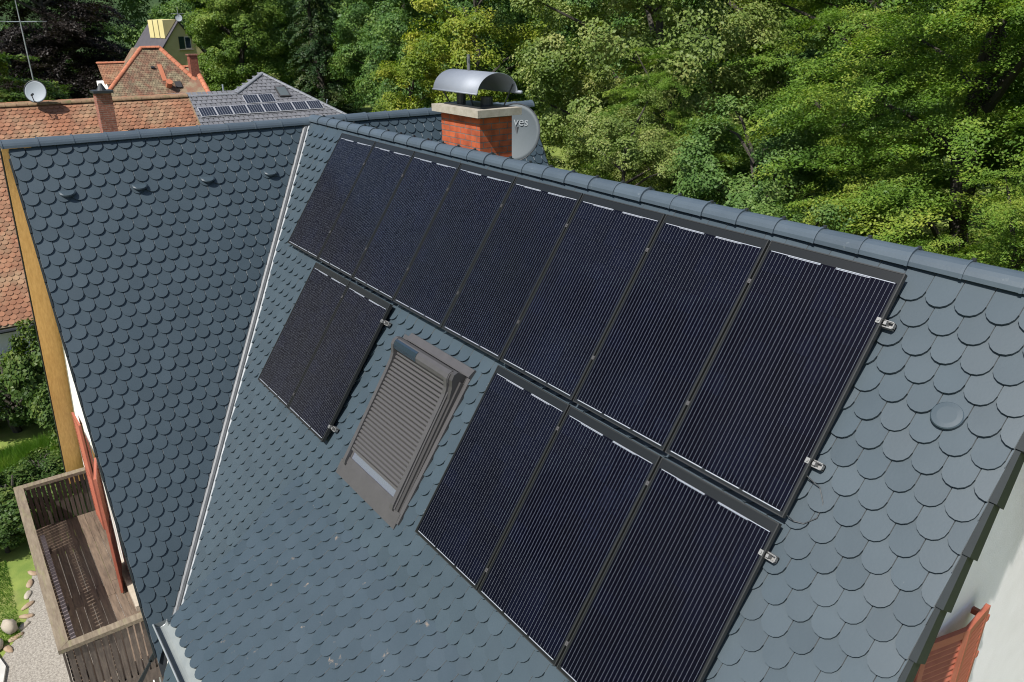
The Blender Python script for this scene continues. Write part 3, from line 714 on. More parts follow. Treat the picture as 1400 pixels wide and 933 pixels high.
def make_panel():
    root = empty('solar_panel', (0, 0, 0), 'black solar panel', 'solar panel', 'black solar panels on the slate roof', (P, 0, 0))
    fw, h0, h1 = 0.008, 0.092, 0.131
    mb = MB()
    mb.abox(0, fw, -PL, 0, h0, h1); mb.abox(PW - fw, PW, -PL, 0, h0, h1)
    mb.abox(fw, PW - fw, -fw, 0, h0, h1); mb.abox(fw, PW - fw, -PL, -PL + fw, h0, h1)
    local('frame', mb, M_['frame'], root)
    mb = MB(); mb.abox(fw, PW - fw, -PL + fw, -fw, 0.122, 0.1275); lam = local('laminate', mb, M_['backsheet'], root)
    mb = MB(); mb.add([(0.022, -PL + 0.034, 0.1285), (PW - 0.022, -PL + 0.034, 0.1285), (PW - 0.022, -0.075, 0.1285), (0.022, -0.075, 0.1285)], [(0, 1, 2, 3)])
    local('cell_field', mb, M_['cells'], lam)
    mb = MB(); u0, u1 = 0.034, PW - 0.034
    def strip(a, b, v0, v1, mi): mb.add([(a, -v1, 0.1292), (b, -v1, 0.1292), (b, -v0, 0.1292), (a, -v0, 0.1292)], [(0, 1, 2, 3)], mi)
    w = 0.00105
    for i in range(30):
        c = 6
        cell = i // 5; x = 0.028 + cell * 0.1588 + 0.1588 * (0.1 + 0.2 * (i % 5))
        top = 0.082 if i not in (14, 15) else 0.088
        strip(x - w / 2, x + w / 2, top, PL - 0.036, 0)
    # cross ribbons at the top (two halves, doubled towards the middle) and three at the foot
    W6 = 0.1588 * 6
    strip(0.040, 0.44, 0.074, 0.079, 1); strip(0.185, 0.44, 0.082, 0.086, 1)
    strip(0.555, 0.968, 0.074, 0.079, 1); strip(0.555, 0.80, 0.082, 0.086, 1)
    for a in range(3): strip(0.040 + a * 0.3176, 0.040 + a * 0.3176 + 0.290, PL - 0.033, PL - 0.027, 1)
    local('busbars', mb, [M_['wire'], M_['ribbon']], lam)
    return root
panel0 = make_panel()
ROW2 = 1.729 + 0.039
upper = ['black solar panel at the valley end of the long upper row', 'second black solar panel of the upper row counted from the valley gutter',
         'third black solar panel of the upper row, above the brown lower pair', 'fourth black solar panel of the upper row, just above the roller shutter box end',
         'fifth black solar panel of the upper row, above the roof window', 'sixth black solar panel of the upper row, above the first of the lower three',
         'black solar panel of the upper row next to the last one at the gable end', 'large-looking black solar panel at the gable verge end of the upper row']
lower = {1: 'brownish-black solar panel of the lower pair, on the side of the valley', 2: 'brownish-black solar panel of the lower pair, on the side of the roof window',
         5: 'black solar panel of the lower three, beside the roof window', 6: 'middle black solar panel of the lower three', 7: 'black solar panel of the lower three, nearest the gable verge'}
first = True
for i in range(13):
    if i < 8: u, d, lab = i * 1.02 + 0.0095, 0.0, upper[i]
    else:
        k = list(lower)[i - 8]; u, d, lab = k * 1.02 + 0.0095, ROW2, lower[k]
    o = panel0 if i == 0 else copy_tree(panel0)
    o.location = MAIN.p(u, d); o['label'] = lab
# mounting rails with clamps
def rail(u0, u1, d, label, mids, end=True):
    r = empty('mounting_rail', MAIN.p(u0, d), label, 'mounting rail', 'rails under the solar panels', (P, 0, 0))
    mb = MB(); L_ = u1 - u0
    mb.abox(0, L_, -0.018, 0.018, 0.052, 0.060); mb.abox(0, L_, -0.018, -0.014, 0.060, 0.092); mb.abox(0, L_, 0.014, 0.018, 0.060, 0.092)
    local('channel', mb, M_['alu'], r)
    mb = MB()
    for k in range(int(L_ / 0.8) + 1):
        x = min(0.08 + k * 0.8, L_ - 0.2)
        mb.abox(x, x + 0.03, -0.01, 0.03, 0.004, 0.052)
    each(mb, 'roof_hook', M_['zincdark'], r, True)
    for m in mids:
        mb = MB(); x = m - u0
        mb.abox(x - 0.008, x + 0.008, -0.016, 0.016, 0.10, 0.134); mb.abox(x - 0.0135, x + 0.0135, -0.016, 0.016, 0.1345, 0.1375); mb.tube([(x, 0, 0.137), (x, 0, 0.143)], 0.006, 8)
        local('clamp', mb, M_['shutterbox'], r)
    if end:
        mb = MB(); x = L_ - 0.07
        mb.abox(x - 0.03, x - 0.002, -0.018, 0.018, 0.098, 0.137)
        mb.abox(x + 0.012, x + 0.030, -0.011, 0.011, 0.062, 0.118); mb.tube([(x - 0.015, 0, 0.137), (x - 0.015, 0, 0.147)], 0.008, 8)
        mb.abox(L_ - 0.006, L_, -0.018, 0.018, 0.052, 0.094)
        mb.abox(x - 0.004, L_ - 0.004, -0.0235, -0.0185, 0.050, 0.100); mb.abox(x - 0.004, L_ - 0.004, 0.0185, 0.0235, 0.050, 0.100)
        local('end_clamp', mb, M_['alu'], r)
    return r
tops = [i * 1.02 for i in range(1, 8)]
rail(-0.02, 8.215, 0.335, 'upper aluminium rail under the long row of solar panels', tops)
rail(-0.02, 8.215, 1.33, 'second aluminium rail under the long row of solar panels', tops)
rail(5.06, 8.215, 1.985, 'upper aluminium rail under the three lower solar panels', [6.12, 7.14])
rail(5.06, 8.215, 3.30, 'bottom aluminium rail under the three lower solar panels', [6.12, 7.14])
rail(0.97, 3.14, 1.98, 'upper aluminium rail under the brownish pair of solar panels', [2.04])
rail(0.97, 3.14, 3.305, 'bottom aluminium rail under the brownish pair of solar panels', [2.04])
mb = MB()
cpts = [MAIN.p(8.15, 1.70, 0.10), MAIN.p(8.19, 1.715, 0.06), MAIN.p(8.25, 1.70, 0.045), MAIN.p(8.305, 1.63, 0.04), MAIN.p(8.30, 1.53, 0.04), MAIN.p(8.24, 1.45, 0.05), MAIN.p(8.15, 1.42, 0.09)]
cp2 = []
for i in range(len(cpts) - 1):
    for t in (0, .5): cp2.append(cpts[i].lerp(cpts[i + 1], t))
mb.tube(cp2 + [cpts[-1]], 0.0035, 6)
tag(mb.build('power_cable', M_['darkmetal'], loc=MAIN.p(8.2, 1.6, 0.05)), 'thin black cable looping out from under the solar panels near the gable verge', 'cable')

# satellite dish behind the chimney
def dish(name, c, axis, rad, depth, m, label, cat, rim=None, lnb=True, text=None, group=None, rearmat=None):
    axis = V3(axis).normalized(); c = V3(c)
    root = empty(name, c, label, cat, group)
    up = V3((0, 0, 1)); s = up.cross(axis).normalized(); up = axis.cross(s)
    mb = MB(); K, Q = 40, 7
    vs = [c - axis * depth]; fs = []
    for q in range(1, Q + 1):
        r = rad * q / Q
        for k in range(K):
            w = 2 * math.pi * k / K
            vs.append(c + s * (math.cos(w) * r * 0.95) + up * (math.sin(w) * r) - axis * depth * (1 - (q / Q) ** 2))
    off = len(vs)
    vs += [v - axis * 0.006 for v in vs]
    for k in range(K): fs.append((0, 1 + k, 1 + (k + 1) % K)); fs.append((off, off + 1 + (k + 1) % K, off + 1 + k))
    for q in range(1, Q):
        for k in range(K):
            a, b = 1 + (q - 1) * K + k, 1 + (q - 1) * K + (k + 1) % K
            fs.append((a, a + K, b + K, b)); fs.append((off + a, off + b, off + b + K, off + a + K))
    for k in range(K):
        a, b = 1 + (Q - 1) * K + k, 1 + (Q - 1) * K + (k + 1) % K
        fs.append((a, a + off, b + off, b))
    mb.add(vs, fs); mb.build('reflector', m, root, smooth=True)
    mb = MB()
    mb.tube([c + s * (math.cos(2 * math.pi * k / K) * rad * 0.955) + up * (math.sin(2 * math.pi * k / K) * rad * 1.004) for k in range(K + 1)], 0.008 if rad > 0.4 else 0.012, 6, caps=False)
    mb.build('rim', rim or M_['darkmetal'], root)
    if lnb:
        mb = MB(); f = c + axis * rad * 1.05 - up * rad * 0.55
        mb.tube([c - up * rad * 0.98 - axis * 0.03, c - up * rad * 1.0 + axis * rad * 0.6, f], 0.016, 6); mb.tube([f - axis * 0.0, f + (c - f).normalized() * 0.14], 0.035, 10)
        mb.build('feed_arm', M_['darkmetal'], root)
    return root, s, up, axis
root, s, up, ax = dish('satellite_dish', (-9.56, 7.20, 9.71), (0.50, -0.78, 0.30), 0.43, 0.06, M_['dish'], 'grey satellite dish half hidden behind the brick chimney', 'satellite dish', lnb=False)
def text(body, c, s, up, n, size, m, parent, name='lettering'):
    cu = bpy.data.curves.new(name, 'FONT'); cu.body = body; cu.size = size; cu.extrude = 0.0008; cu.align_x = 'CENTER'; cu.materials.append(m)
    t_ = bpy.data.objects.new(name, cu); C.objects.link(t_)
    bpy.context.view_layer.update(); me = bpy.data.meshes.new_from_object(t_.evaluated_get(bpy.context.evaluated_depsgraph_get()))
    bpy.data.objects.remove(t_); o = bpy.data.objects.new(name, me); C.objects.link(o)
    n = V3(n).normalized(); x = V3(s).normalized(); y = n.cross(x)
    mw = Matrix((x, y, n)).transposed().to_4x4(); mw.translation = V3(c)
    o.parent = parent; o.matrix_parent_inverse = WLOC[parent.name].inverted(); o.matrix_basis = mw
    return o
text('ves', V3((-9.56, 7.20, 9.71)) + s * 0.085 + up * 0.115 - ax * 0.034, s, up, ax, 0.185, M_['lettering'], root)
mb = MB(); mb.tube([(-9.60, 7.34, 6.3), (-9.60, 7.34, 9.75)], 0.025, 8); mb.box((-9.64, 7.26, 9.63), (0.08, 0, 0), (0, 0.1, 0), (0, 0, 0.16))
mb.build('mast', M_['zincdark'], root)

# ================================================================== NEIGHBOURS
def gable_house_tiles(pl, mat_, parent, u0, u1, d1, tw, ex, name='roof_tiles', rect=False, hb=0.02, extra=None, arc=5, dstart=0.12):
    mb = MB()
    tile_field(mb, pl, u0 + tw / 2, dstart, tw, ex, range(0, int((d1 - dstart) / ex) + 1), (u0, u1), [(-1, 0, -u0), (1, 0, u1)] + (extra or []), arc=arc, hb=hb, thick=0.016, rect=rect, jit=0.003, length=ex * 1.5)
    return mb.build(name, mat_, parent)
# A: long clay tiled house beside the gable
A = empty('clay_roofed_house', (-32, 0, 0), 'white house with a long mottled orange clay tile roof, next to the yellow soffit', 'house')
aP = R(42); AR = Plane((-31.9, 0, 8.60), (0, 1, 0), (math.cos(aP), 0, -math.sin(aP))); AB = Plane((-31.9, 0, 8.60), (0, 1, 0), (-math.cos(aP), 0, -math.sin(aP)))
AY1 = 8.50
ar = gable_house_tiles(AR, M_['clay'], A, -6.0, AY1, 8.45, 0.18, 0.165, hb=0.03)
mb = MB(); mb.prism([AR.p(-6, 0, -0.01), AR.p(-6, 8.4, -0.01), AR.p(AY1 - 0.02, 8.4, -0.01), AR.p(AY1 - 0.02, 0, -0.01)], -AR.n * 0.10)
mb.prism([AB.p(-6, 0, -0.01), AB.p(-6, 8.4, -0.01), AB.p(AY1, 8.4, -0.01), AB.p(AY1, 0, -0.01)], -AB.n * 0.10)
mb.build('roof_deck', M_['claymoss'], A)
mb = MB(); ridge_caps(mb, (-31.9, -6, 8.56), (-31.9, AY1, 8.56), 0.13, 44); mb.build('ridge', M_['ridgemoss'], A)
mb = MB(); mb.box(AR.p(AY1, -0.05, -0.12), AR.d * 8.5, AR.n * 0.15, (0, 0.05, 0)); mb.build('verge', M_['ridgemoss'], A)
mb = MB(); mb.prism([(-26.2, -6, 0), (-26.2, AY1 - 0.25, 0), (-37.6, AY1 - 0.25, 0), (-37.6, -6, 0)], (0, 0, 3.3))
mb.prism([(-26.3, AY1 - 0.26, 3.3), (-31.9, AY1 - 0.26, 8.4), (-37.5, AY1 - 0.26, 3.3)], (0, -0.2, 0)); mb.build('wall', M_['plaster'], A)
mb = MB(); e = AR.p(0, 8.45, 0)
mb.tube([(e.x + 0.05, -6, e.z - 0.06), (e.x + 0.05, AY1, e.z - 0.06)], 0.06, 8); mb.build('gutter', M_['darkmetal'], A)
mb = MB(); mb.abox(-26.19, -26.10, -1.2, -0.35, 0.9, 2.35); wn = mb.build('window', M_['whitewood'], A)
mb = MB(); mb.abox(-26.099, -26.09, -1.1, -0.45, 1.0, 2.25); mb.build('pane', M_['glass'], wn)
mb = MB(); mb.abox(-26.19, -26.02, -1.3, -0.25, 0.82, 0.9); mb.build('sill', M_['stone'], wn)
mb = MB(); mb.abox(-30.5, -30.0, 5.08, 5.56, 6.0, 8.98); ac = mb.build('chimney', M_['brickfar'], A)
mb = MB(); mb.abox(-30.57, -29.93, 5.01, 5.63, 8.98, 9.06); mb.build('chimney_cap', M_['darkmetal'], ac)
mb = MB(); mb.tube([(-30.25, 5.32, 9.06), (-30.25, 5.32, 9.12), (-30.25, 5.32, 9.18), (-30.25, 5.32, 9.28)], [0.16, 0.13, 0.10, 0.05], 12); mb.build('cowl', M_['darkmetal'], ac)
mb = MB(); mb.prism([AR.p(5.08, 1.6, 0.02), AR.p(5.08, 2.75, 0.02), AR.p(5.56, 2.75, 0.02), AR.p(5.56, 1.6, 0.02)], AR.n * 0.03); mb.build('flashing', M_['zincdark'], ac)
r_, s_, up_, ax_ = dish('satellite_dish', (-31.55, 3.52, 9.02), (0.88, -0.40, 0.28), 0.36, 0.06, M_['dishpale'], 'pale round satellite dish on the ridge of the orange clay roof', 'satellite dish')
mb = MB(); mb.tube([(-31.64, 3.55, 8.62), (-31.64, 3.55, 9.05)], 0.025, 8); mb.build('bracket', M_['zincdark'], r_)
mast = empty('antenna_mast', (-31.85, 3.57, 8.6), 'tall thin aerial mast with crossbars rising above the pale dish', 'antenna')
mb = MB(); mb.tube([(-31.85, 3.57, 8.6), (-31.85, 3.57, 11.25), (-31.85, 3.57, 12.6)], [0.022, 0.018, 0.006], 6); mb.build('pole', M_['zinc'], mast)
mb = MB(); mb.tube([(-31.85, 3.18, 11.20), (-31.85, 4.05, 11.20)], 0.016, 6); mb.tube([(-31.85, 2.6, 11.20), (-31.85, 4.35, 11.21)], 0.006, 5); mb.build('crossbar', M_['dishpale'], mast)

# B: grey tiled house with small solar panels
bP = R(32); BB = empty('grey_roofed_house', (-54, 18, 0), 'house with a hipped grey concrete tile roof carrying small solar panels', 'house')
BR = Plane((-51.95, 18.73, 8.0), (0, 1, 0), (math.cos(bP), 0, -math.sin(bP)))
hl = lambda: None
br = MB()
# front plane polygon in (u = Y-18.73, d): ridge shoulder left, peak, right hip
tile_field(br, BR, 0.15, 0.34, 0.30, 0.34, range(0, 20), (-7, 6), [(1, -0.813, 0.0), (-1, 0, 6.3), (0, 1, 6.8)] , rect=True, hb=0.045, thick=0.035, jit=0.004, length=0.5, arc=4, gap=0.045, skip=lambda u, d: d < 1.95 + 0.02 and u < -1.32 * d + 0.25)
bro = br.build('roof_tiles', M_['greytile'], BB)
pk = V3((-51.95, 18.73, 8.0))
mb = MB()
Ls, Le = BR.p(-2.35, 1.90, -0.02), BR.p(-6.3, 1.90, -0.02)
rb = BR.p(5.6, 6.9, -0.02)
mb.add([pk - V3((0, 0, .03)), Ls, Le, BR.p(-6.3, 6.8, -0.02), rb], [(0, 1, 2, 3, 4)])
mb.build('roof_deck', M_['tile_under'], BB)
mb = MB()
back = V3((-56.5, 19.5, 7.6))
mb.add([pk, Ls, V3((-57.5, 15.5, 5.2)), V3((-58, 20, 5.6))], [(0, 3, 2, 1)])
mb.add([Le, Ls, V3((-57.5, 15.5, 5.2)), V3((-57, 12, 4.8))], [(0, 1, 2, 3)])
mb.add([pk, rb, V3((-52.5, 27.0, 3.9)), V3((-58, 22, 6.0))], [(0, 1, 2, 3)])
mb.build('rear_roof', M_['greycap'], BB)
mb = MB()
ridge_caps(mb, pk, Ls, 0.14, 8); ridge_caps(mb, pk, rb, 0.13, 20); ridge_caps(mb, Le, Ls, 0.10, 10)
mb.build('ridge', M_['greycap'], BB)
mb = MB(); mb.prism([(-46.4, 12.6, 0), (-46.4, 24.0, 0), (-57, 25.0, 0), (-57, 12.6, 0)], (0, 0, 3.6)); mb.build('wall', M_['plaster'], BB)
mb = MB(); mb.tube([(-52.2, 16.2, 7.0), (-52.2, 16.2, 7.45)], 0.05, 8); mb.build('vent_pipe', M_['dishpale'], BB)
mb = MB(); mb.tube([BR.p(3.0, 3.4, 0.02), BR.p(3.0, 3.4, 0.3)], 0.04, 8); mb.build('vent_pipe', M_['dishpale'], BB)
sk = MB(); sk.box(BR.p(0.20, 2.55, 0.03), (0, 0.72, 0), -BR.d * 0.98, BR.n * 0.10); sko = sk.build('skylight', M_['shutterdark'], BB)
sk = MB(); sk.box(BR.p(0.27, 2.48, 0.13), (0, 0.58, 0), -BR.d * 0.84, BR.n * 0.012); sk.build('pane', M_['dish'], sko)
def small_panel():
    r = empty('small_solar_panel', (0, 0, 0), 'small panel', 'solar panel', 'small solar panels on the grey roof', (0, bP, 0))
    mb = MB(); w, l = 0.95, 0.86
    mb.abox(0, l, 0, w, 0.06, 0.10); fr = local('frame', mb, M_['pvframe'], r)
    mb = MB()
    for i in range(6): mb.abox(0.04, l - 0.04, 0.04 + i * 0.147, 0.04 + i * 0.147 + 0.132, 0.10, 0.106)
    local('cells', mb, M_['pvfar'], fr)
    return r
sp0 = small_panel()
ordn = ['first', 'second', 'third', 'fourth', 'fifth', 'sixth', 'seventh', 'eighth']
cnt = 0
for i in range(8):
    o = sp0 if cnt == 0 else copy_tree(sp0); cnt += 1
    o.location = BR.p(-5.12 + i * 0.965, 3.12); o['label'] = ordn[i] + ' small silver-framed solar panel of the lower row, counted from the clay roof'
for i in range(2):
    o = copy_tree(sp0); o.location = BR.p(-2.12 + i * 0.965, 2.18)
    o['label'] = ['small silver-framed solar panel of the upper pair, farther from the skylight', 'small silver-framed solar panel of the upper pair, nearer the skylight'][i]

# C: hipped red house
cP = R(48); CH = empty('hipped_red_house', (-64, 14.5, 0), 'house with a steep mossy red hipped roof edged in bright orange ridge tiles', 'house')
CR = Plane((-62.88, 14.75, 9.35), (0, 1, 0), (math.cos(cP), 0, -math.sin(cP)))
sl = 0.80
mb = MB()
tile_field(mb, CR, 0.1, 0.17, 0.18, 0.165, range(0, 36), (-6, 6), [(-1, -0.86, 0.62), (1, -0.56, 0.62)], hb=0.03, thick=0.02, arc=4, length=0.3, jit=0.003)
mb.build('roof_tiles', M_['claymoss'], CH)
tl, tr = CR.p(-0.62, 0, 0), CR.p(0.62, 0, 0); bl, brr = CR.p(-0.62 - 0.86 * 6, 6, 0), CR.p(0.62 + 0.56 * 6, 6, 0)
mb = MB(); lo = -CR.n * 0.02
bk1, bk2 = V3((-65.5, 11.6, 6.0)), V3((-68, 18.4, 5.0))
mb.add([tl + lo, tr + lo, brr + lo, bl + lo], [(0, 3, 2, 1)]); mb.add([tl, bl, bk1, V3((-66, 14.2, 9.3))], [(0, 1, 2, 3)]); mb.add([tr, V3((-66, 15.2, 9.3)), bk2, brr], [(0, 1, 2, 3)]); mb.add([tl, tr, V3((-66, 15.2, 9.3)), V3((-66, 14.2, 9.3))], [(0, 1, 2, 3)])
mb.build('roof_deck', M_['claymoss'], CH)
mb = MB(); ridge_caps(mb, tl, bl, 0.13, 20, up=CR.n); ridge_caps(mb, tr, brr, 0.16, 18, up=CR.n); ridge_caps(mb, tl, tr, 0.17, 4); mb.build('ridge', M_['claynew'], CH)
mb = MB(); mb.prism([(-59.8, 10.2, 0), (-59.8, 17.3, 0), (-68, 18.0, 0), (-68, 10.2, 0)], (0, 0, 5.2)); mb.build('wall', M_['plaster'], CH)
mb = MB(); q = CR.p(-0.1, 1.75, 0.03); mb.box(CR.p(0.02, 2.9, 0.035), (0, 0.30, 0), -CR.d * 1.4, CR.n * 0.03)
mb.tube([CR.p(0.30, 3.35, 0.0), CR.p(0.30, 3.35, 0.5)], 0.22, 10); mb.build('patch_tiles', M_['claynew'], CH)
mb = MB(); mb.box(CR.p(0.75, 3.55, 0.02), (0, 0.42, 0), -CR.d * 0.5, CR.n * 0.10); mb.build('skylight', M_['shutterdark'], CH)
mb = MB(); mb.box(CR.p(-0.45, 1.82, 0.05), (0, 0.24, 0), -CR.d * 0.12, CR.n * 0.10); mb.build('vent_tile', M_['darkmetal'], CH)
# side wing with lower ridge
wP = R(45); WP = Plane((-65.4, 12.3, 8.30), (0, 1, 0), (math.cos(wP), 0, -math.sin(wP)))
mb = MB(); tile_field(mb, WP, 0.1, 0.15, 0.18, 0.165, range(0, 12), (-0.8, 2.2), [(-1, 0, 0.75), (1, 0, 2.2)], hb=0.03, thick=0.02, arc=4, length=0.3, jit=0.003); wng = mb.build('wing_roof', M_['clay'], CH)
mb = MB(); ridge_caps(mb, WP.p(-0.78, 0, -0.02), WP.p(2.0, 0, -0.02), 0.13, 8); mb.build('ridge', M_['claynew'], wng)
mb = MB(); mb.abox(-68, -64.2, 11.75, 14.5, 0, 6.95); mb.build('wing_wall', M_['plaster'], CH)
W2 = Plane((-61.9, 17.0, 7.98), (0.35, 0.94, 0), (0.80 * 0.94, -0.80 * 0.35, -0.60))
mb = MB(); mb.prism([W2.p(-0.9, -0.1), W2.p(-0.9, 3.4), W2.p(1.45, 3.4), W2.p(0.35, -0.1)], -W2.n * 0.08); wg2 = mb.build('wing_roof', M_['claymoss'], CH)
mb = MB(); ridge_caps(mb, W2.p(0.35, -0.1, 0.0), W2.p(1.45, 3.4, 0.0), 0.16, 10, up=W2.n); ridge_caps(mb, W2.p(-0.9, -0.1), W2.p(0.4, -0.1), 0.12, 4); mb.build('ridge', M_['claynew'], wg2)
mb = MB(); mb.abox(-61.6, -61.0, 16.85, 17.42, 5.5, 8.85); cch = mb.build('chimney', brickmat('red_chimney', (0.22, 0.062, 0.035), (0.27, 0.08, 0.045), (0.17, 0.09, 0.06)), CH)
mb = MB(); mb.abox(-61.65, -60.95, 16.78, 17.49, 8.85, 8.93); mb.build('chimney_cap', M_['brickfar'], cch)

# D: yellow house
DH = empty('yellow_house', (-93, 24, 0), 'yellow house with a dark roof, saw-tooth yellow dormer walls and green shutters', 'house')
g = V3((0.995, 0.10, 0)).normalized(); l = V3((0.10, -0.995, 0)).normalized(); ap = V3((-90.1, 24.25, 11.1))
dn = (l * 0.62 + V3((0, 0, -0.78))).normalized(); dn2 = (-l * 0.62 + V3((0, 0, -0.78))).normalized()
mb = MB()
e1 = ap + dn * 4.2; e2 = ap + dn2 * 4.2
mb.prism([ap + g * 0.25, e1 + g * 0.25, e1 - g * 8, ap - g * 8], V3((0, 0, -0.12))); mb.prism([ap + g * 0.25, ap - g * 8, e2 - g * 8, e2 + g * 0.25], V3((0, 0, -0.12)))
mb.build('roof', M_['darkroof'], DH)
zb = V3((0, 0, 1))
w1 = e1 - l * 0.3; w2 = e2 + l * 0.3
f0 = lambda p, z: V3((p.x, p.y, z))
mb = MB(); mb.prism([f0(w1, 0), f0(w2, 0), f0(w2, e2.z), ap - zb * 0.15, f0(w1, e1.z)], -g * 7.6); mb.build('wall', M_['yellowwall'], DH)
mb = MB()
for k in range(3):
    c = ap - g * (0.3 + k * 1.5) + zb * 0.1
    a_ = c + dn * 2.3
    mb.prism([a_, c + dn * 0.1, c + dn * 0.1 + zb * 0.1, a_ + zb * 1.75], -g * 1.25)
each(mb, 'dormer', M_['yellowwall'], DH)
wc = ap - zb * 2.75 - l * 0.42 + g * 0.02
mb = MB(); mb.box(wc - l * 0.0 , -l * 0.62, g * 0.05, zb * 1.2); wo = mb.build('window', M_['whitewood'], DH)
mb = MB(); mb.box(wc - l * 0.06 + g * 0.05 + zb * 0.08, -l * 0.5, g * 0.01, zb * 1.04); mb.build('pane', M_['glass'], wo)
mb = MB(); mb.box(wc + l * 0.62, -l * 0.55, g * 0.07, zb * 1.2); mb.build('shutter', M_['greenpaint'], wo)
mb = MB(); mb.box(wc + l * 0.7 - zb * 0.12, -l * 1.5, g * 0.12, zb * 0.1); mb.build('sill', M_['stone'], wo)
r2_, _, _, _ = dish('satellite_dish', tuple(ap + V3((0.3, 0.1, 0.25))), (0.9, -0.3, 0.25), 0.36, 0.05, M_['dishpale'], 'tiny grey satellite dish on the ridge of the yellow house', 'satellite dish', lnb=False)
mb = MB(); mb.tube([ap + V3((0.2, 0.1, -0.1)), ap + V3((0.2, 0.1, 1.3))], 0.03, 6); mb.tube([ap + V3((0.2, -0.6, 0.65)), ap + V3((0.2, 0.8, 0.65))], 0.02, 5); mb.build('mast', M_['zinc'], r2_)

# ================================================================== GROUND
def sheet(name, poly, z, m, kind='structure', sub=0):
    o = mkobj(name, [(x, y, z) for x, y in poly], [tuple(range(len(poly)))], m)
    return tag(o, kind=kind)
sheet('lawn', [(-400, -400), (400, -400), (400, 400), (-400, 400)], 0.0, M_['grass'])
path_poly = [(-17.6, 1.1), (-17.7, 0.2), (-17.3, -0.22), (-16.6, -0.36), (-15.9, -0.46), (-15.35, -0.72), (-14.95, -1.0), (-14.3, -1.35), (-7.0, -1.6), (-6.5, 1.1)]
sheet('gravel_path', path_poly, 0.006, M_['gravel'])
sheet('bounce_yard', [(-6.5, -30), (45, -30), (45, 9), (-1.9, 9), (-1.9, 1.4), (-6.5, 1.4)], 0.010, M_['paleslab'])  # unseen paving, added to bounce neutral light onto the right gable wall
mb = MB(); mb.prism([(-15.2, -1.12, 0.0), (-14.55, -0.98, 0.0), (-13.2, -1.25, 0.0), (-12.8, -2.2, 0.0), (-15.0, -2.2, 0.0)], (0, 0, 0.07))
tag(mb.build('paving_slab', M_['paleslab']), 'pale concrete slab at the corner of the gravel path', 'paving slab')
def stone(name, c, sx, sy, sz, m, label, seed, cat='stone', group=None):
    r4 = random.Random(seed); vs = []; fs = []; K, Q = 9, 5
    ang = r4.uniform(0, 3)
    for q in range(Q + 1):
        ph = math.pi * q / Q
        for k in range(K):
            w = 2 * math.pi * k / K; j = 1 + r4.uniform(-0.14, 0.14)
            x, y, z = math.sin(ph) * math.cos(w) * sx * j, math.sin(ph) * math.sin(w) * sy * j, max(math.cos(ph), -0.6) * sz * j
            vs.append((c[0] + x * math.cos(ang) - y * math.sin(ang), c[1] + x * math.sin(ang) + y * math.cos(ang), c[2] + z))
    fs = [(q * K + k, (q + 1) * K + k, (q + 1) * K + (k + 1) % K, q * K + (k + 1) % K) for q in range(Q) for k in range(K)]
    o = mkobj(name, vs, fs, m, smooth=True, loc=c)
    return tag(o, label, cat, group)
stone('boulder', (-15.62, -0.80, 0.12), 0.20, 0.14, 0.16, M_['stone'], 'large pale boulder in the grass by the gravel path', 1, 'boulder')
stone('boulder', (-15.25, -1.05, 0.08), 0.15, 0.11, 0.12, M_['stone'], 'pale boulder beside the concrete slab', 2, 'boulder')
edge = [(-17.72, -0.05), (-17.35, -0.20), (-17.0, -0.30), (-16.62, -0.38), (-16.25, -0.42), (-15.9, -0.48), (-15.62, -0.58), (-15.36, -0.74), (-15.1, -0.90)]
for i, (x, y) in enumerate(edge):
    stone('edging_stone', (x, y, 0.012), 0.16, 0.07, 0.035, M_['sandstone'] if i % 3 else M_['stone'], 'flat sandstone in the edging between lawn and gravel path', 20 + i, 'edging stone', 'edging stones along the gravel path')

# ================================================================== VEGETATION
def leaf_cards(centres, normals, size, aspect=0.62, curl=0.18):
    """rhombic leaves, one island each; arrays (n,3)"""
    n = len(centres)
    t = rng.normal(size=(n, 3)); nz = normals / np.linalg.norm(normals, axis=1, keepdims=True)
    t -= (t * nz).sum(1, keepdims=True) * nz; t /= np.linalg.norm(t, axis=1, keepdims=True) + 1e-9
    b = np.cross(nz, t)
    L_ = (size * rng.uniform(0.7, 1.25, n))[:, None]; W_ = L_ * aspect
    v = np.empty((n, 4, 3)); v[:, 0] = centres - t * L_ * 0.5; v[:, 1] = centres + b * W_ * 0.5 - nz * L_ * curl * 0.3
    v[:, 2] = centres + t * L_ * 0.5 - nz * L_ * curl; v[:, 3] = centres - b * W_ * 0.5 - nz * L_ * curl * 0.3
    return v.reshape(-1, 3)
def cards_mesh(name, v, m):
    n = len(v) // 4
    me = bpy.data.meshes.new(name); me.vertices.add(n * 4); me.vertices.foreach_set('co', v.astype(np.float32).ravel())
    me.loops.add(n * 4); me.loops.foreach_set('vertex_index', np.arange(n * 4, dtype=np.int32))
    me.polygons.add(n); me.polygons.foreach_set('loop_start', np.arange(0, n * 4, 4, dtype=np.int32))
    try: me.polygons.foreach_set('loop_total', np.full(n, 4, dtype=np.int32))
    except Exception: pass
    me.update(); me.validate(); me.materials.append(m)
    return me
def unit(a): return a / (np.linalg.norm(a, axis=-1, keepdims=True) + 1e-9)
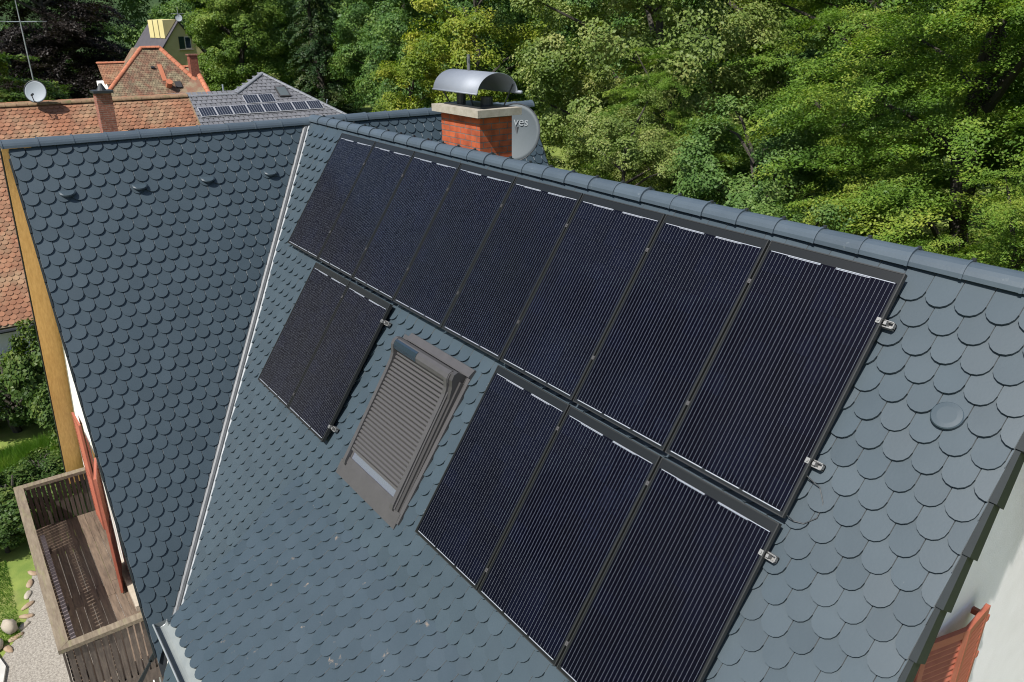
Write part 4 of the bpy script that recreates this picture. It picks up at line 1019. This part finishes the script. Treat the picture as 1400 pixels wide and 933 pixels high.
def crown(rx, z0, z1, nspray, per, lsize, style='layered', seed=1, bumps=9, spread=1.0, wide=0.35):
    """spray positions over a lumpy crown; returns (leaf verts, spray centres)"""
    g = np.random.default_rng(seed)
    cz = z0 + (z1 - z0) * wide; 
    bd = unit(g.normal(size=(bumps, 3))); bh = g.uniform(0.10, 0.34, bumps)
    cs = []; ns = []; hs = []
    per_b = 1 if style == 'conifer' else (6 if style == 'layered' else 4)
    while len(cs) < nspray // per_b:
        d = unit(g.normal(size=3)); 
        z = d[2]
        rz = (z1 - cz) if z > 0 else (cz - z0)
        lump = 0.80 + (bh * np.clip((bd @ d - 0.62) / 0.38, 0, 1)).max() * 1.1
        f = lump * (g.uniform(0.80, 1.03) if g.random() < 0.78 else g.uniform(0.40, 0.8))
        if style == 'conifer':
            t = g.random() ** 0.7; zz = z1 - (z1 - z0) * t; w = g.uniform(0, 2 * math.pi); rr = rx * (0.06 + 0.94 * t) * g.uniform(0.55, 1.0)
            p = np.array([math.cos(w) * rr, math.sin(w) * rr, zz]); d = np.array([math.cos(w), math.sin(w), 0.15])
        else:
            p = np.array([d[0] * rx * f, d[1] * rx * f, cz + d[2] * rz * min(f, 1.05)])
        cs.append(p); ns.append(d)
    if per_b > 1:
        c2 = []; n2 = []
        for p, d in zip(cs, ns):
            h = unit(np.array([d[0], d[1], 0.0]) + 1e-6); side = np.cross([0, 0, 1.0], h)
            tb = g.uniform(0.0, 0.45); f1 = unit(h - np.array([0, 0, tb])); bs_ = g.uniform(0.7, 1.25)
            for _ in range(per_b):
                if style == 'layered':
                    c2.append(p + f1 * g.uniform(-1.7, 0.9) * spread * bs_ + side * g.normal() * 0.75 * spread * bs_ + np.array([0, 0, g.normal() * 0.10])); n2.append(d)
                else:
                    w = unit(g.normal(size=3) + d * 0.9 + np.array([0, 0, 0.5])); c2.append(p + w * np.array([1.0, 1.0, 0.75]) * spread * 1.05 * bs_); n2.append(unit(w * 0.6 + d * 0.6))
        cs, ns = c2, n2
    cs = np.array(cs); ns = np.array(ns)
    out = []
    for p, d in zip(cs, ns):
        h = unit(np.array([d[0], d[1], 0.0]) + 1e-6)
        if style in ('layered', 'conifer'):
            tilt = g.uniform(-0.10, 0.55) if style == 'layered' else g.uniform(0.3, 0.8)
            e1 = unit(h * math.cos(tilt) - np.array([0, 0, 1]) * math.sin(tilt)); e2 = unit(np.cross([0, 0, 1.0], e1)); nn = unit(np.cross(e1, e2))
            roll = g.normal() * 0.28; nn = unit(nn + e2 * roll)
            sl = spread * g.uniform(0.65, 1.25); sw = sl * g.uniform(0.36, 0.58)
            k = int(per * g.uniform(0.7, 1.3))
            a = g.uniform(-1, 1, k); b = g.normal(size=k) * 0.5 * (1 - 0.6 * (a + 1) / 2)
            q = p + np.outer(a * sl, e1) + np.outer(b * sw * 1.3, e2) + np.outer(g.normal(size=k) * 0.07 * spread - 0.12 * sl * a * a, nn)
            nrm = nn + g.normal(size=(k, 3)) * 0.32
        else:
            sl = spread * g.uniform(0.55, 1.25); k = int(per * g.uniform(0.7, 1.3))
            u = unit(g.normal(size=(k, 3))); u[:, 2] *= 0.72
            rr = g.uniform(0.25, 1.0, k) ** 0.5
            q = p + u * (rr * sl)[:, None]
            nrm = u * 0.55 + d * 0.55 + np.array([0, 0, 0.5]) + g.normal(size=(k, 3)) * 0.42
        out.append(leaf_cards(q, nrm, lsize))
    return np.concatenate(out), cs
MESHES = {}
def make_crown(key, m, **kw):
    v, cs = crown(**kw)
    tk = MB(); z1 = kw['z1']; z0 = kw['z0']; g = random.Random(kw.get('seed', 1)); rx = kw['rx']
    top = z0 + (z1 - z0) * 0.75
    ax = [(g.uniform(-.15, .15) * k, g.uniform(-.15, .15) * k, top * k / 5) for k in range(6)]
    tr = max(0.10, 0.02 * z1)
    tk.tube(ax, [tr * (1 - 0.15 * k) for k in range(6)], 8)
    for p in cs[:: max(1, len(cs) // 22)]:
        zb_ = min(max(p[2] - math.hypot(p[0], p[1]) * 0.55, z0 * 0.6 + 0.3), top)
        b = V3((0, 0, zb_)); e = V3(p); mid = b.lerp(e, 0.55) + V3((0, 0, 0.25))
        tk.tube([b, mid, e], [tr * 0.34, tr * 0.2, tr * 0.06], 5)
    me = bpy.data.meshes.new('trunk'); me.from_pydata(tk.v, [], tk.f); me.update(); me.materials.append(M_['bark'])
    MESHES[key] = (cards_mesh('crown', v, m), me)
def plant(name, key, loc, label, cat, rot=0.0, scale=1.0, group=None, sz=None):
    r = bpy.data.objects.new(name, None); C.objects.link(r); r.location = loc; r.rotation_euler = (0, 0, rot); r.scale = (scale, scale, sz or scale)
    tag(r, label, cat, group)
    cm, tm = MESHES[key]
    for nm, me in (('crown', cm), ('trunk', tm)):
        o = bpy.data.objects.new(nm, me); C.objects.link(o); o.parent = r
    return r
make_crown('hornbeam', L_HORN, rx=4.9, z0=1.6, z1=17.5, nspray=1000, per=360, lsize=0.080, style='layered', seed=3, spread=0.92, wide=0.42)
make_crown('hazel', L_HAZEL, rx=3.3, z0=0.8, z1=10.2, nspray=420, per=230, lsize=0.115, style='round', seed=5, spread=0.55, wide=0.5)
make_crown('maple', L_MAPLE, rx=5.6, z0=2.0, z1=18.5, nspray=760, per=190, lsize=0.15, style='round', seed=8, spread=0.72, wide=0.42)
make_crown('ash', L_ASH, rx=4.2, z0=2.0, z1=15.5, nspray=360, per=170, lsize=0.16, style='round', seed=9, spread=0.75, wide=0.45)
make_crown('lime', L_LIME, rx=5.4, z0=2.0, z1=18.5, nspray=640, per=180, lsize=0.18, style='round', seed=12, spread=0.85, wide=0.42)
make_crown('poplar', L_POPLAR, rx=3.6, z0=1.5, z1=17.0, nspray=620, per=170, lsize=0.17, style='round', seed=15, spread=0.7, wide=0.45)
make_crown('beech', L_BEECH, rx=6.6, z0=1.5, z1=21.0, nspray=800, per=190, lsize=0.20, style='layered', seed=17, spread=1.5, wide=0.4)
make_crown('fir', L_FIR, rx=3.6, z0=1.0, z1=19.0, nspray=420, per=130, lsize=0.16, style='conifer', seed=19, spread=0.8)
make_crown('bush', L_BUSH, rx=5.2, z0=0.3, z1=10.6, nspray=300, per=180, lsize=0.18, style='layered', seed=23, spread=1.0, wide=0.45)
make_crown('hedge', L_HEDGE, rx=1.0, z0=0.08, z1=1.75, nspray=130, per=110, lsize=0.085, style='round', seed=29, spread=0.26, wide=0.5)
make_crown('shrub', L_SPRUCEPALE, rx=2.0, z0=0.3, z1=7.7, nspray=140, per=120, lsize=0.16, style='round', seed=31, spread=0.45, wide=0.5)

plant('hornbeam_tree', 'hornbeam', (-9.2, 22.2, 0), 'broad bright hornbeam with layered boughs, nearest above the gable end of the ridge', 'tree', 0.4)
plant('hornbeam_tree', 'hornbeam', (-2.2, 19.2, 0), 'hornbeam with layered sprays at the right edge behind the ridge end', 'tree', 2.3, 0.95)
plant('hornbeam_tree', 'hornbeam', (-5.8, 16.8, 0), 'low young hornbeam just behind the ridge, in front of the broad layered one', 'tree', 4.0, 0.50)
plant('hazel_bush', 'hazel', (-14.6, 20.2, 0), 'round-leaved green hazel in front of the hornbeam, right of centre behind the ridge', 'tree', 0.9, 0.93)
plant('hazel_bush', 'hazel', (-11.0, 17.6, 0), 'low hazel scrub peeping over the ridge below the broad hornbeam', 'tree', 3.1, 0.72)
plant('maple_tree', 'maple', (-24.2, 25.5, 0), 'large maple speckled with pale seed keys, right of the satellite dish', 'tree', 1.0)
plant('maple_tree', 'maple', (-18.6, 18.6, 0), 'small maple with yellow-green seed bunches close behind the chimney ridge', 'tree', 2.6, 0.50)
plant('hornbeam_tree', 'hornbeam', (-17.5, 31.5, 0), 'tall hornbeam rising behind the hazel and the large maple', 'tree', 5.1, 1.05)
plant('hornbeam_tree', 'hornbeam', (-20.0, 22.0, 0), 'small hornbeam with drooping golden sprays between maple and hazel', 'tree', 1.7, 0.58)
plant('ash_tree', 'ash', (-38.0, 26.0, 0), 'yellow-green ash directly behind the chimney hood', 'tree', 0.3, 0.98)
plant('ash_tree', 'ash', (-40.8, 23.4, 0), 'small yellowish sapling left of the chimney hood', 'tree', 2.0, 0.62)
plant('lime_tree', 'lime', (-46.5, 30.5, 0), 'dark green lime with clumped crown right of the grey roof', 'tree', 0.5)
plant('lime_tree', 'lime', (-38.5, 38.5, 0), 'dark lime filling the gap behind the ash and the maple', 'tree', 2.9, 1.1)
plant('lime_tree', 'lime', (-29.0, 37.5, 0), 'shadowy tall lime behind the large maple', 'tree', 4.4, 1.15)
plant('lime_tree', 'lime', (-8.0, 34.5, 0), 'dark lime behind the layered hornbeams at the top right', 'tree', 1.3, 1.1)
plant('lime_tree', 'lime', (-58.5, 33.0, 0), 'bushy green lime between the fir and the ash', 'tree', 5.6, 1.0)
plant('lime_tree', 'lime', (-96.0, 31.0, 0), 'tall dark lime in the gap behind the yellow house', 'tree', 0.9, 1.15)
plant('lime_tree', 'lime', (-80.0, 35.0, 0), 'tall lime between the poplar and the fir, in the second row', 'tree', 3.6, 1.1)
plant('fir_tree', 'fir', (-65.5, 28.6, 0), 'slim dark fir above the peak of the grey roof', 'tree', 0.0, 1.0)
plant('poplar_tree', 'poplar', (-76.5, 25.7, 0), 'light green poplar between the yellow house and the fir', 'tree', 0.0, 1.1)
plant('copper_beech', 'beech', (-84.0, 11.6, 0), 'huge dark purple copper beech behind the red hipped roof', 'tree', 0.0, 1.0)
plant('garden_tree', 'bush', (-56.5, 3.4, 0), 'green garden tree behind the pale satellite dish', 'tree', 0.0, 1.0)
plant('garden_tree', 'bush', (-59.5, 7.6, 0), 'smaller garden tree beside the old brick chimney, under the copper beech', 'tree', 2.0, 0.74)
plant('pale_shrub', 'shrub', (-57.5, 20.6, 0), 'pale rounded shrub peeping over the grey roof beside its peak', 'shrub', 0.0, 1.0)
plant('garden_hedge', 'hedge', (-24.9, 0.35, 0), 'dark rounded garden bush in front of the white wall', 'bush', 0.0, 1.25)
plant('garden_hedge', 'hedge', (-24.0, 1.75, 0), 'tall bright bush beside the yellow soffit', 'bush', 1.1, 1.25, sz=2.0)
plant('garden_hedge', 'hedge', (-22.6, 1.75, 0), 'lower bright bush under the yellow soffit', 'bush', 4.1, 0.9, sz=1.3)
plant('garden_hedge', 'hedge', (-26.0, -1.0, 0), 'dark bush cut by the photo edge below the clay roof eave', 'bush', 2.2, 1.1)
plant('garden_hedge', 'hedge', (-19.4, -0.15, 0), 'low dark shrub outside the balcony, nearest the gravel path', 'bush', 3.0, 1.0, sz=0.8)
plant('garden_hedge', 'hedge', (-20.4, 0.5, 0), 'low dark shrub outside the balcony, nearest the tall grass', 'bush', 5.0, 0.8, sz=0.7)
plant('garden_hedge', 'hedge', (-18.55, -0.55, 0), 'small leafy clump at the lawn edge by the boulder', 'bush', 0.5, 0.55)
# far wood closing the view
fw = []
g_ = np.random.default_rng(77)
for (x, y, rx, zt) in [(-112, 2, 11, 21), (-118, 18, 12, 22), (-112, 34, 11, 22), (-98, 42, 11, 21), (-86, 48, 10, 22), (-72, 46, 9, 21), (-60, 52, 10, 22), (-46, 54, 10, 22), (-34, 56, 10, 22), (-20, 52, 10, 21), (-8, 50, 10, 22), (4, 46, 9, 21), (8, 30, 7, 19), (-105, -14, 11, 20)]:
    v, _ = crown(rx=rx, z0=0.5, z1=zt + 7, nspray=260, per=190, lsize=0.38, style='round', seed=int(g_.integers(1e6)), spread=1.7, wide=0.42)
    fw.append(v + np.array([x, y, 0]))
L_FAR = leafmat('far_wood_leaf', (0.0268, 0.0617, 0.0222), (0.0575, 0.1165, 0.0311), (0.1188, 0.1799, 0.0488), 0.12, 0.2)
o = bpy.data.objects.new('far_woods', cards_mesh('far_woods', np.concatenate(fw), L_FAR)); C.objects.link(o); tag(o, kind='stuff')
hv = []; hf = []
for i in range(49):
    a = R(95 + i * 3.4)
    for j, (rad_, z_) in enumerate(((112, -0.5), (128, 12), (150, 30), (185, 48), (240, 62))):
        zz = z_ * (1 + 0.12 * math.sin(i * 1.7 + j)) if j else z_
        hv.append((math.cos(a) * rad_ * 1.12 - 5, math.sin(a) * rad_ * 0.62 + (16 if math.sin(a) > 0 else 0), zz))
for i in range(48):
    for j in range(4): hf.append((i * 5 + j, (i + 1) * 5 + j, (i + 1) * 5 + j + 1, i * 5 + j + 1))
tag(mkobj('wooded_hill', hv, hf, mat('hill_cover', (0.018, 0.042, 0.010), 0.95, col2=(0.035, 0.07, 0.016), scale=0.5, bump=1.0, bscale=1.5), smooth=True), kind='structure')
# tall grass and lawn blades near the balcony
def blades(name, n, area, hmin, hmax, w):
    g = np.random.default_rng(5)
    x0, x1, y0, y1 = area
    p = np.c_[g.uniform(x0, x1, n), g.uniform(y0, y1, n), np.zeros(n)]
    h = g.uniform(hmin, hmax, n) * (0.6 + 0.6 * np.abs(np.sin(p[:, 0] * 1.3 + p[:, 1])))
    a = g.uniform(0, 2 * math.pi, n); d = np.c_[np.cos(a), np.sin(a), np.zeros(n)]
    lean = g.normal(size=(n, 3)) * 0.3 + np.array([0.25, -0.25, 0]); lean[:, 2] = 1
    v = np.empty((n, 4, 3)); v[:, 0] = p - d * w; v[:, 1] = p + d * w; t = p + unit(lean) * h[:, None]
    v[:, 2] = t + d * w * 0.2; v[:, 3] = t - d * w * 0.2
    o = bpy.data.objects.new(name, cards_mesh(name, v.reshape(-1, 3), M_['blade'])); C.objects.link(o); return tag(o, kind='stuff')
blades('tall_grass', 42000, (-23.6, -20.6, -1.6, 1.6), 0.15, 0.38, 0.007)
b2 = blades('lawn_grass', 16000, (-18.2, -15.3, -2.6, -0.62), 0.03, 0.09, 0.006)

# ================================================================== CAMERA, LIGHT
cd = bpy.data.cameras.new('camera'); cam = bpy.data.objects.new('camera', cd); C.objects.link(cam)
Mc = [[0.5998, 0.3081, -0.7384], [0.8002, -0.2310, 0.5535], [0.0, -0.9229, -0.3851]]
rot = Matrix(((Mc[0][0], -Mc[0][1], -Mc[0][2]), (Mc[1][0], -Mc[1][1], -Mc[1][2]), (Mc[2][0], -Mc[2][1], -Mc[2][2])))
q = rot.to_quaternion().normalized(); mw = q.to_matrix().to_4x4(); mw.translation = (0, 0, 11.3); cam.matrix_world = mw
cd.sensor_width = 36; cd.lens = 1057 / 1400 * 36; cd.clip_start = 0.05; cd.clip_end = 2000
sc.camera = cam
S = V3((0.146, -0.590, 0.795)).normalized()
sun = bpy.data.lights.new('sun', 'SUN'); sun.energy = 4.2; sun.angle = R(0.53); sun.color = (1.0, 0.965, 0.91)
so = bpy.data.objects.new('sun', sun); C.objects.link(so); so.location = (0, -20, 40)
so.rotation_euler = S.to_track_quat('Z', 'Y').to_euler()
w = bpy.data.worlds.new('World'); sc.world = w; w.use_nodes = True
nt = w.node_tree; bg = nt.nodes['Background']; sky = nt.nodes.new('ShaderNodeTexSky'); sky.sky_type = 'NISHITA'; sky.sun_disc = False
sky.sun_elevation = math.asin(S.z); sky.sun_rotation = math.atan2(S.x, S.y)
sky.air_density = 1.0; sky.dust_density = 1.2; sky.ozone_density = 1.0
nt.links.new(sky.outputs['Color'], bg.inputs['Color']); bg.inputs['Strength'].default_value = 0.08
sc.view_settings.view_transform = 'Standard'; sc.view_settings.look = 'None'; sc.view_settings.exposure = 0.76; sc.view_settings.gamma = 1
sc.cycles.filter_width = 1.1; sc.cycles.max_bounces = 8; sc.cycles.diffuse_bounces = 3; sc.cycles.glossy_bounces = 3; sc.cycles.transmission_bounces = 4; sc.cycles.caustics_reflective = False; sc.cycles.caustics_refractive = False
